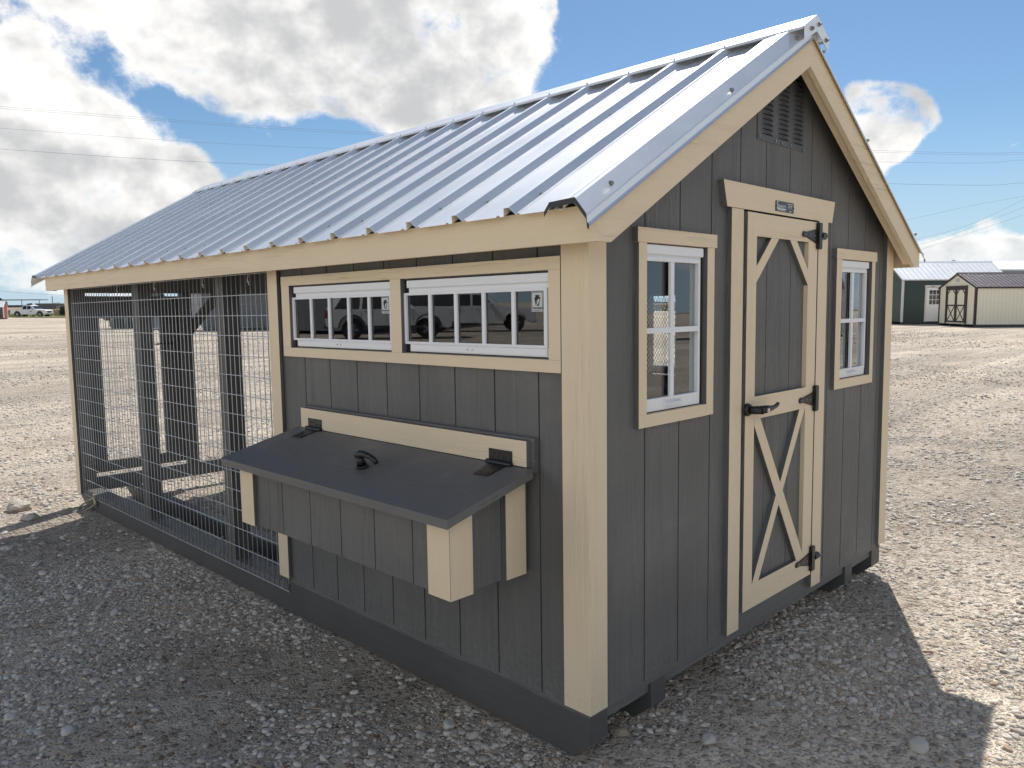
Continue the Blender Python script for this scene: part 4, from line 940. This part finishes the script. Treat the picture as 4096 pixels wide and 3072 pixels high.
# ------------------------------------------------------------------ other sheds of the lot
def shed(name, label, cat, X, Z, rz, w, l, he, hr, wallc, trimc, roofm, ribs=.2286, door=None, vent_=True, group=None, base=0., over=.06, groove=True, skirt=True):
    """near corner at yard(X, Z); local x along l (to the right), local y along w (away)."""
    p = yard(X, Z); p.z = gheight(p.x, p.y)+base; r = empty(name, p, rz); tag(r, label, cat, group)
    mb = MB(); z0 = .14
    poly = [(0, z0), (w, z0), (w, he), (w/2, hr-.04), (0, he)]
    mb.prism(poly, 0, 0, l); wall = mb.build('wall', wallc, r)
    if groove:
        mb = MB(); x = .2032
        while x < l: mb.box(x-.004, x+.004, -.0015, .002, z0+.02, he-.02); x += .2032
        y = .2032
        while y < w: mb.box(-.0015, .002, y-.004, y+.004, z0+.02, he+(hr-he)*(1-abs(y-w/2)/(w/2))-.12); y += .2032
        tag(mb.build('siding_groove', greyp if wallc.name != 'cream_siding' else plain('groove_shade', (.50, .46, .37), .9), wall), kind='stuff')
    for a, b_ in ((0, 0), (l, 0), (0, w), (l, w)):
        sx = -1 if a == 0 else 1; sy = -1 if b_ == 0 else 1
        mb = MB(); x0, x1 = sorted((a+sx*.02, a-sx*.09)); y0, y1 = sorted((b_+sy*.02, b_-sy*.004)); mb.box(x0, x1, y0, y1, z0, he-.02)
        x0, x1 = sorted((a+sx*.021, a-sx*.004)); y0, y1 = sorted((b_+sy*.021, b_-sy*.09)); mb.box(x0, x1, y0, y1, z0, he-.02); mb.build('corner_board', trimc, r)
    for sgn in (0, 1):
        fy = (lambda y: y) if not sgn else (lambda y: w-y)
        sl = (hr-he)/(w/2); mb = MB(); prof = []; x = -over
        prof.append((x, 0)); k = x+ribs/2
        while k < l+over-.05:
            prof += [(k-.03, 0), (k-.012, .022), (k+.012, .022), (k+.03, 0)]; k += ribs
        prof.append((l+over, 0)); n_ = len(prof); vs = []
        for yy in (-.10, w/2):
            for (xx, h_) in prof: vs.append((xx, fy(yy), he+.02+sl*yy+h_))
        fs = [(i, i+1, i+1+n_, i+n_) for i in range(n_-1)]; mb.add(vs, fs); mb.add([(a, b_, c-.01) for a, b_, c in vs], fs)
        mb.build('roof_slope', roofm, r)
        mb = MB(); y0, y1 = sorted((fy(-.085), fy(-.065))); mb.box(-over+.01, l+over-.01, y0, y1, he-.10, he-.03); mb.build('fascia_board', trimc, r)
        for xx in (-over+.005, l+over-.025):
            mb = MB(); mb.prism([(fy(-.09), he-.10), (fy(-.09), he-.035), (fy(w/2), hr), (fy(w/2), hr-.10), (fy(-.03), he-.10)], 0, xx, xx+.02); mb.build('rake_board', trimc, r)
    mb = MB(); mb.prism([(w/2-.13, hr+.03-.13*sl), (w/2, hr+.055), (w/2+.13, hr+.03-.13*sl), (w/2, hr+.03)], 0, -over, l+over); mb.build('ridge_cap', roofm, r)
    mb = MB(); [mb.box(.02, l-.02, a, a+.09, 0, .139) for a in (.03, w*.33, w*.66, w-.12)]; mb.build('skid', greyp, r)
    if vent_:
        mb = MB(); c = w/2; [mb.box(-.012, -.002, c-.18+k*.13, c-.08+k*.13, he+(hr-he)*.38, he+(hr-he)*.38+.18) for k in range(3)]; mb.build('gable_vent', plain('vent_'+name, (.50, .50, .47), .6), r)
    if door == 'double':                               # on the gable end, y from a to b
        a, b_ = w/2-.92, w/2+.92; zt = he-.02
        dr = MB().box(-.035, -.003, a, b_, .20, zt).build('double_door', wallc, r)
        for lf in (0, 1):
            y0 = a+lf*(b_-a)/2; y1 = y0+(b_-a)/2; ln = MB()
            f = lambda ya, yb_, za, zb: ln.box(-.055, -.0352, ya, yb_, za, zb)
            f(y0+.01, y0+.11, .22, zt); f(y1-.11, y1-.01, .22, zt); f(y0+.11, y1-.11, zt-.14, zt-.002); f(y0+.11, y1-.11, .22, .31); f(y0+.11, y1-.11, 1.12, 1.20)
            for (p0, p1) in (((y0+.12, .32), (y1-.12, 1.11)), ((y1-.12, .32), (y0+.12, 1.11)), ((y0+.11, zt-.34), (y0+.30, zt-.14)), ((y1-.11, zt-.34), (y1-.30, zt-.14))):
                ln.bar((-.046, p0[0], p0[1]), (-.046, p1[0], p1[1]), .05, .018, (1, 0, 0))
            ln.build('door_trim', trimc, dr)
        MB().box(-.07, -.0025, a-.12, b_+.12, zt+.001, zt+.09).build('door_header', trimc, r)
        for ya in (a-.11, b_+.01): MB().box(-.06, -.0025, ya, ya+.10, .16, zt).build('door_casing', trimc, r)
    if door == 'single':
        a = 1.45; dr = MB().box(a, a+.92, -.03, -.003, .18, 2.2).build('door', vinyl, r)
        MB().box(a-.10, a-.001, -.045, -.003, .16, 2.22).build('door_casing', trimc, r); MB().box(a+.921, a+1.02, -.045, -.003, .16, 2.22).build('door_casing', trimc, r); MB().box(a-.12, a+1.04, -.055, -.003, 2.221, 2.34).build('door_header', trimc, r)
        for i in range(3):
            for j in range(3): MB().box(a+.16+i*.21, a+.16+i*.21+.18, -.036, -.0305, 1.20+j*.29, 1.20+j*.29+.26).build('pane', carglass, dr)
        MB().box(a+.25, a+.42, -.062, -.0555, 2.255, 2.285).build('sign_plate', black, r)
    return r
creamw = plain('cream_siding', (.82, .76, .60), .7, var=.06); brownt = plain('brown_trim', (.050, .030, .028), .6); greenw = plain('green_siding', (.040, .066, .056), .6, var=.1)
whitet = plain('white_trim', (.66, .65, .60), .6); greyw = plain('grey_siding', (.115, .12, .125), .7, var=.12); bluew = plain('blue_grey_metal_wall', (.26, .31, .37), .5, var=.1)
redw = plain('red_siding', (.22, .035, .03), .6); darkgreen = plain('dark_green_siding', (.016, .034, .028), .6); ltgrey = plain('light_grey_siding', (.34, .34, .34), .7)
rz = yaw                                              # the lot's rows run parallel to the road
def corner(u, vbase, dz=0.):                         # lateral offset and depth of a point seen on the ground
    p = gpt(u, vbase); q = p-CAM; return q.dot(R0), q.dot(Fh)
X, Z = corner(3896, 1309); shed('storage_shed', 'cream storage shed with brown metal roof and brown double doors', 'shed', X, Z, rz, 3.55, 9.8, 2.17, 2.93, creamw, brownt, brownroof, door='double')
X, Z = corner(3604, 1298); shed('cabin_shed', 'green cabin shed with white metal roof and white corner boards', 'shed', X, Z, rz, 3.66, 6.3, 2.72, 3.80, greenw, whitet, whiteroof, .305, door='single', vent_=False)
shed('metal_barn', 'blue-grey metal barn with white roof, farthest at the right', 'barn', 38.6, 64, rz+math.radians(10), 7.5, 22, 3.92, 4.85, bluew, whitet, whiteroof, .5, vent_=False, groove=True)
# seen through the wire run
shed('grey_shed', 'long dark grey shed seen through the wire of the run', 'shed', -17.2, 43.5, rz, 3.6, 9.5, 2.5, 3.4, greyw, ltgrey, whiteroof, vent_=False)
shed('porch_shed', 'pale grey shed behind the dark grey shed, seen through the run', 'shed', -23.5, 56, rz, 3.6, 4.4, 2.4, 3.3, ltgrey, whitet, whiteroof, vent_=False)
shed('green_shed', 'small dark green shed seen through the run door', 'shed', -24.6, 48, rz, 2.4, 2.4, 1.95, 2.6, darkgreen, darkgreen, whiteroof, vent_=False)
# small red hen house at the far left
rc = shed('hen_house', 'small red hen house with white metal roof beside the white pickup', 'hen house', -69.9, 102.5, rz+math.radians(20), 1.9, 3.1, 1.62, 2.38, redw, whitet, whiteroof, vent_=False, groove=False)
mb = MB()
for k in range(12): mb.box(.15+k*.24, .17+k*.24, -.012, -.003, .3, 1.45)
for k in range(6): mb.box(.12, 2.95, -.0125, -.0035, .35+k*.21, .362+k*.21)
mb.box(.12, 2.95, -.0032, -.002, .3, 1.45, 1); tag(mb.build('wire_front', [wirem, gapm], rc), kind='stuff')

# wheeled bin
X, Z = corner(609, 1326); p = yard(X, Z); b = empty('trash_bin', (p.x, p.y, gheight(p.x, p.y)), yaw); tag(b, 'grey-blue wheeled bin seen through the run', 'bin')
binm = plain('bin_plastic', (.10, .13, .17), .5); mb = MB(); mb.add([(-.24, -.25, .06), (.24, -.25, .06), (.24, .25, .06), (-.24, .25, .06), (-.29, -.32, 1.0), (.29, -.32, 1.0), (.29, .32, 1.0), (-.29, .32, 1.0)], [(0, 3, 2, 1), (4, 5, 6, 7), (0, 1, 5, 4), (1, 2, 6, 5), (2, 3, 7, 6), (3, 0, 4, 7)]); mb.build('body', binm, b, bevel=.02)
mb = MB(); mb.prism([(-.34, 1.0), (.34, 1.0), (.33, 1.05), (0, 1.10), (-.33, 1.05)], 0, -.31, .31); mb.build('lid', binm, b); 
for s_ in (-1, 1): MB().tube([(s_*.22, .28, .10), (s_*.27, .28, .10)], .10, 14).build('wheel', tyre, b)

# ------------------------------------------------------------------ vehicles
def arch(cx, z0, r, n=8, a0=0., a1=math.pi): return [(cx-r*math.cos(a0+(a1-a0)*i/n), z0+r*math.sin(a0+(a1-a0)*i/n)) for i in range(n+1)]
def vehicle(name, label, cat, loc, rz, paint, kind, group=None):
    """front points to local +x, origin on the ground under the middle"""
    r = empty(name, loc, rz); tag(r, label, cat, group)
    if kind == 'pickup':
        Lh, hw, wb, tr = 3.0, 1.0, (-1.75, 2.02), .43
        body = [(-2.95, .55)]+arch(wb[0], .52, .52)+arch(wb[1], .52, .52)+[(2.92, .45), (3.0, .62), (2.98, 1.02), (2.86, 1.14), (1.25, 1.24), (-.98, 1.24), (-2.95, 1.26)]
        cab = [(1.28, 1.22), (.55, 1.86), (.30, 1.93), (-.62, 1.93), (-.90, 1.84), (-1.02, 1.22)]
        wins = [[(.98, 1.27), (.42, 1.79), (-.08, 1.81), (-.08, 1.27)], [(-.18, 1.27), (-.18, 1.81), (-.62, 1.81), (-.82, 1.72), (-.88, 1.27)]]
    else:
        Lh, hw, wb, tr = 2.45, .97, (-1.45, 1.50), .40
        body = [(-2.42, .50)]+arch(wb[0], .48, .49)+arch(wb[1], .48, .49)+[(2.38, .42), (2.46, .60), (2.42, .95), (2.28, 1.09), (1.05, 1.17), (-2.42, 1.18), (-2.47, .8)]
        cab = [(1.12, 1.15), (.42, 1.68), (.15, 1.77), (-1.9, 1.76), (-2.15, 1.70), (-2.44, 1.15)]
        wins = [[(.85, 1.20), (.30, 1.63), (-.08, 1.67), (-.08, 1.20)], [(-.18, 1.20), (-.18, 1.67), (-1.02, 1.66), (-1.06, 1.20)], [(-1.16, 1.20), (-1.12, 1.66), (-1.82, 1.64), (-2.12, 1.20)]]
    mb = MB(); mb.prism([(a, z) for a, z in body], 1, -hw, hw); bo = mb.build('body', paint, r, bevel=.045, smooth=False)
    if kind == 'pickup': MB().box(-2.82, -1.10, -hw+.12, hw-.12, 1.255, 1.263).build('bed_liner', greyp, r)
    n_ = len(cab); inn = .16; vs = []
    zt = max(z for a, z in cab); zb = min(z for a, z in cab)
    for s_ in (-1, 1):
        for a, z in cab: k = (z-zb)/(zt-zb); vs.append((a, s_*(hw-.03-inn*k), z))
    mb = MB(); mb.add(vs, [tuple(range(n_)), tuple(range(2*n_-1, n_-1, -1))]+[(i, i+n_, (i+1) % n_+n_, (i+1) % n_) for i in range(n_)]); mb.build('cab', paint, r, bevel=.03)
    for s_ in (-1, 1):
        for w_ in wins:
            mb = MB(); q = []
            for a, z in w_: k = (z-zb)/(zt-zb); q.append((a, s_*(hw-.03-inn*k+.004), z))
            mb.add(q, [tuple(range(len(q)))]); mb.build('side_window', carglass, r)
    def quad(name_, x0, z0, x1, z1, mat_, off):
        k0 = (z0-zb)/(zt-zb); k1 = (z1-zb)/(zt-zb); y0 = hw-.10-inn*k0; y1 = hw-.10-inn*k1
        MB().add([(x0+off, -y0, z0+abs(off)*.6), (x0+off, y0, z0+abs(off)*.6), (x1+off, y1, z1+abs(off)*.6), (x1+off, -y1, z1+abs(off)*.6)], [(0, 1, 2, 3)]).build(name_, mat_, r)
    quad('windscreen', cab[0][0]-.08, cab[0][1]+.07, cab[1][0]+.06, cab[1][1]-.05, carglass, .012)
    quad('rear_window', cab[-1][0]+.01, zb+.07, cab[-2][0]-.0, cab[-2][1]-.06, carglass, -.012)
    for wx in wb:
        for s_ in (-1, 1):
            w_ = MB().tube([(wx, s_*(hw-.26), tr), (wx, s_*(hw-.03), tr), (wx, s_*(hw-.0), tr)], [tr, tr, tr-.03], 28).build('wheel', tyre, r)
            MB().tube([(wx, s_*(hw-.02), tr), (wx, s_*(hw+.004), tr)], tr*.62, 24).build('rim_back', gapm if False else greyp, w_)
            mb = MB()
            for k in range(6 if kind == 'pickup' else 5):
                a = k*2*math.pi/(6 if kind == 'pickup' else 5); mb.bar((wx, s_*(hw+.010), tr), (wx+math.cos(a)*tr*.60, s_*(hw+.010), tr+math.sin(a)*tr*.60), .07, .012, (0, 1, 0))
            mb.tube([(wx, s_*(hw+.004), tr), (wx, s_*(hw+.022), tr)], tr*.17, 12); mb.build('rim', alloy, w_)
            mb = MB(); zc_ = .52 if kind == 'pickup' else .48; ra = .53 if kind == 'pickup' else .50
            if s_: 
                pts = arch(wx, zc_, ra, 12); mb2 = [(a, s_*(hw+.004), z) for a, z in pts]; mb.tube(mb2, .028, 5); mb.build('wheel_arch', greyp if kind != 'pickup' else paint, r)
    fz = body[-5][0] if False else Lh
    for s_ in (-1, 1):
        MB().box(Lh-.10, Lh+.004, s_*(hw-.40), s_*(hw-.06), .80 if kind != 'pickup' else .86, .95 if kind != 'pickup' else 1.04).build('headlight', headl, r, bevel=.01)
        MB().box(-Lh-.01, -Lh+.10, s_*(hw-.20), s_*(hw+.006), .85, 1.15).build('tail_light', redl, r, bevel=.01)
        MB().box(.62 if kind == 'pickup' else .55, .85 if kind == 'pickup' else .78, s_*(hw-.02), s_*(hw+.22), 1.24, 1.42).build('mirror', paint if kind != 'pickup' else paint, r, bevel=.03)
        for hx in ((.05, -.78) if kind == 'pickup' else (.02, -.92)): MB().box(hx-.02, hx+.16, s_*(hw-.0), s_*(hw+.025), 1.08, 1.115).build('door_handle', chrome, r)
        mb = MB()
        for gx in ((1.05, -.12, -1.0) if kind == 'pickup' else (.92, -.12, -1.08)): mb.box(gx-.006, gx+.006, s_*(hw-.002), s_*(hw+.0015), .62, 1.2)
        mb.build('door_gap', gapm, r)
        MB().box(-.95, 1.3, s_*(hw-.04), s_*(hw+.012), .44, .56).build('sill', greyp if kind != 'pickup' else paint, r)
    g = MB().box(Lh-.05, Lh+.012, -.55, .55, .72, 1.02).build('grille', greyp, r, bevel=.01)
    for k in range(7): MB().box(Lh+.011, Lh+.02, -.47+k*.15, -.43+k*.15, .75, .99).build('grille_bar', chrome, g)
    MB().box(Lh-.15, Lh+.06, -hw+.05, hw-.05, .42, .66).build('front_bumper', chrome if kind == 'pickup' else greyp, r, bevel=.03); MB().box(-Lh-.06, -Lh+.12, -hw+.05, hw-.05, .45, .64).build('rear_bumper', chrome if kind == 'pickup' else greyp, r, bevel=.02)
    MB().box(Lh+.061, Lh+.066, -.18, .18, .48, .62).build('number_plate', whitet, r)
    return r
p0 = yard(*corner(20, 1264)); q0 = CAM
# white pickup on the road side at the far left, nose to the right
pk = yard(-77.3, 126.5); vehicle('pickup_truck', 'white crew-cab pickup parked on the edge of the gravel lot at far left', 'pickup truck', (pk.x, pk.y, gheight(pk.x, pk.y)), yaw+math.radians(-4), wpaint, 'pickup')
bm_ = bpy.data.objects[[o.name for o in bpy.data.objects if o.name.startswith('pickup_truck')][0]]
MB().box(.42, .78, -1.012, -1.004, .88, 1.0).build('door_emblem', plain('blue_print', (.08, .16, .32), .5), bm_)
pk = yard(-38.8, 80); vehicle('pickup_truck', 'dark pickup seen through the wire of the run', 'pickup truck', (pk.x, pk.y, gheight(pk.x, pk.y)), yaw+math.pi, dpaint, 'pickup')
# parked behind the photographer's left, mirrored in the side windows
a = math.atan2(23.4-25.4, -18.4+15.6)
vehicle('suv', 'white suv mirrored in the side windows of the coop', 'car', (-17.1, 24.2, 0), a, wpaint, 'suv')
vehicle('pickup_truck', 'white pickup behind the suv, mirrored in the right side window', 'pickup truck', (-24.6, 27.4, 0), math.atan2(-3., -3.6), wpaint, 'pickup')
for (x, y, r_, lb, l_, w_c, nm) in ((-33, 36, math.radians(-25), 'long grey shed behind the parked cars, left of the photographer', 16, greyw, 'workshop'), (-20, 44, math.radians(-30), 'grey shed with pale trim left of the photographer, behind the suv', 9, ltgrey, 'workshop')):
    q = Vector((x, y, 0))-Vector((CAM.x, CAM.y, 0)); o = shed(nm, lb, 'shed', q.dot(R0), q.dot(Fh), r_+math.pi*0, 6, l_, 2.9, 4.2, w_c, whitet, whiteroof, vent_=False)
for k, (x, y, a_) in enumerate(((31, -29, 62), (37, -21, 60), (41.5, -12.5, 58))):   # brown sheds behind the photographer, mirrored in the door-wall windows
    q = Vector((x, y, 0))-Vector((CAM.x, CAM.y, 0)); shed('display_shed', ('brown shed mirrored in the left end window', 'brown shed mirrored beyond the first one', 'brown shed mirrored in the right end window')[k], 'shed', q.dot(R0), q.dot(Fh), math.radians(a_), 3.6, 6, 2.4, 3.4, brownt, whitet, brownroof, group='brown sheds behind the photographer')

# ------------------------------------------------------------------ far things at the left horizon
def leaf_mat(nm, c):
    mt, t, b = new_mat(nm); ge = N(t, 'ShaderNodeNewGeometry'); rn = ge.outputs['Random Per Island']
    t.links.new(mixc(t, rn, tuple(x*.6 for x in c), tuple(x*1.5 for x in c)), b.inputs['Base Color']); b.inputs['Roughness'].default_value = .8; return mt
leafm = leaf_mat('dark_foliage', (.045, .055, .03)); barkm = plain('bark', (.08, .06, .045), .9)
def tree(name, label, X, Z, h, blobs_, nleaf=1500, cat='tree', trunk=True, ls=.28):
    p = yard(X, Z); r = empty(name, (p.x, p.y, gheight(p.x, p.y)), yaw); tag(r, label, cat)
    if trunk:
        mb = MB(); mb.tube([(0, 0, 0), (.1, 0, h*.3), (0, 0, h*.6)], [.35, .25, .12], 7)
        for (bx, by, bz, br) in blobs_: mb.tube([(0.05, 0, h*.3), (bx*.5, by*.5, bz*.75), (bx, by, bz)], [.18, .1, .04], 5)
        mb.build('trunk', barkm, r)
    mb = MB()
    for k in range(nleaf):
        bx, by, bz, br = random.choice(blobs_); d = Vector((random.gauss(0, 1), random.gauss(0, 1), random.gauss(0, .8))); d = d.normalized()*br*random.uniform(.35, 1.05)
        c = Vector((bx, by, bz))+d; a = Vector((random.uniform(-1, 1), random.uniform(-1, 1), random.uniform(-1, 1))).normalized()*ls; b_ = a.orthogonal().normalized()*ls*.8
        mb.add([c-a, c+b_, c+a, c-b_], [(0, 1, 2, 3)])
    mb.build('crown', leafm, r); return r
tree('tree', 'dark rounded tree above the red hen house at the far left edge', -164.5, 250, 4.4, [(-.8, 0, 3.0, 1.5), (1.0, 0, 3.3, 1.4), (2.3, .6, 2.6, 1.1), (-2.8, 0, 2.8, 1.4)], 2500)
tree('bush', 'dark green bush by the white-roofed shack, left of the coop', -80.7, 142, 2, [(0, 0, 1.0, .9), (.9, .2, 1.3, 1.0), (-.4, 0, .6, .6), (1.6, 0, .9, .9)], 1600, 'bush', False, .16)
shed('shack', 'far low shack with a white roof behind the dark bush', 'shack', -84.5, 150, yaw, 3, 4.2, 1.35, 1.75, darkgreen, whitet, whiteroof, vent_=False, groove=False)
p = yard(-206, 340); fb_ = empty('farm_building', (p.x, p.y, -.4), yaw); tag(fb_, 'tiny grey farm building with a pole on the left horizon', 'building')
MB().box(0, 9, 0, 6, 0, 2.4).build('wall', greyw, fb_); MB().box(-.2, 9.2, -.2, 6.2, 2.4, 2.7).build('roof', ltgrey, fb_); MB().tube([(7.5, 0, 2.4), (7.5, 0, 6.0)], .14, 6).build('pole', greyp, fb_)
p = yard(-235, 360); fs_ = empty('open_shelter', (p.x, p.y, -.4), yaw); tag(fs_, 'thin flat roof on posts on the left horizon', 'shelter')
MB().box(0, 20, 0, 5, 4.1, 4.6).build('roof', bluew, fs_); [MB().box(x, x+.2, 1, 1.2, 0, 4.1).build('post', greyp, fs_) for x in (2, 10, 18)]
# hazy line of scrub at the horizon
mb = MB()
for k in range(900):
    X = -900+1500*random.random(); Z = random.uniform(620, 900); p = yard(X, Z); h_ = max(.3, 2.2*noise.noise(Vector((X*.02, 0, 5)))+1.6)*random.uniform(.5, 1.3); w_ = random.uniform(2, 8)
    e = R0*w_; mb.add([(p.x-e.x, p.y-e.y, -.5), (p.x+e.x, p.y+e.y, -.5), (p.x+e.x*.6, p.y+e.y*.6, h_), (p.x-e.x*.5, p.y-e.y*.5, h_*.9)], [(0, 1, 2, 3)])
tag(mb.build('distant_scrub', plain('hazy_scrub', (.085, .10, .105), 1.)), 'low hazy line of scrub and trees along the horizon', 'scrub', kind='stuff')

# ------------------------------------------------------------------ overhead lines
def at(u, v, dist):
    w = Fw+Rr*((u-2048)/F_PX)-Ur*((v-1536)/F_PX); w = w/math.hypot(w.x, w.y); return CAM+w*dist
cab = plain('cable', (.22, .25, .29), .6)
def line(pts, label, r=.012):
    P = [at(*p) for p in pts]; out = []
    # smooth curve through the points
    for i in range(len(P)-1):
        a = P[max(i-1, 0)]; b_ = P[i]; c = P[i+1]; d = P[min(i+2, len(P)-1)]
        for k in range(10):
            t_ = k/10; out.append(.5*((2*b_)+(c-a)*t_+(2*a-5*b_+4*c-d)*t_*t_+(3*b_-a-3*c+d)*t_**3))
    out.append(P[-1]); tag(MB().tube(out, r, 4).build('power_line', cab), label, 'power line', 'power lines over the yard')
line([(-300, 404, 104), (0, 426, 98), (1537, 533, 84), (3650, 606, 95), (4096, 610, 100), (4400, 612, 104)], 'topmost of the long power lines, upper wire of its close pair')
line([(-300, 413, 105), (0, 434, 99), (1537, 541, 85), (3650, 613, 96), (4096, 617, 101), (4400, 619, 105)], 'lower wire of the close pair of power lines')
line([(-300, 496, 104), (0, 513, 98), (1296, 593, 84), (3650, 650, 95), (4096, 640, 100), (4400, 634, 104)], 'single long power line below the close pair')
line([(-300, 578, 104), (0, 596, 98), (1111, 661, 84), (3650, 737, 95), (4096, 732, 100), (4400, 730, 104)], 'long power line just above the roof eave height, third level down', .016)
line([(-200, 1150, 84), (0, 1164, 82), (250, 1181, 80), (700, 1196, 80)], 'lowest power line, near the left horizon under the roof corner')
line([(3500, 905, 95), (3660, 873, 95), (3900, 820, 95), (4096, 785, 95), (4400, 730, 95)], 'faint power line sloping up to the right, highest of the sloping ones', .011)
line([(3560, 985, 95), (3760, 935, 95), (3900, 890, 95), (4096, 798, 95), (4400, 650, 95)], 'steepest power line sloping up to the right over the sheds', .012)
line([(3560, 1010, 95), (3760, 955, 95), (3900, 905, 95), (4096, 828, 95), (4400, 705, 95)], 'power line sloping up to the right just under the steepest one', .012)
line([(3650, 1010, 95), (3900, 925, 95), (4096, 858, 95), (4400, 750, 95)], 'lower power line sloping up to the right above the cream shed', .012)
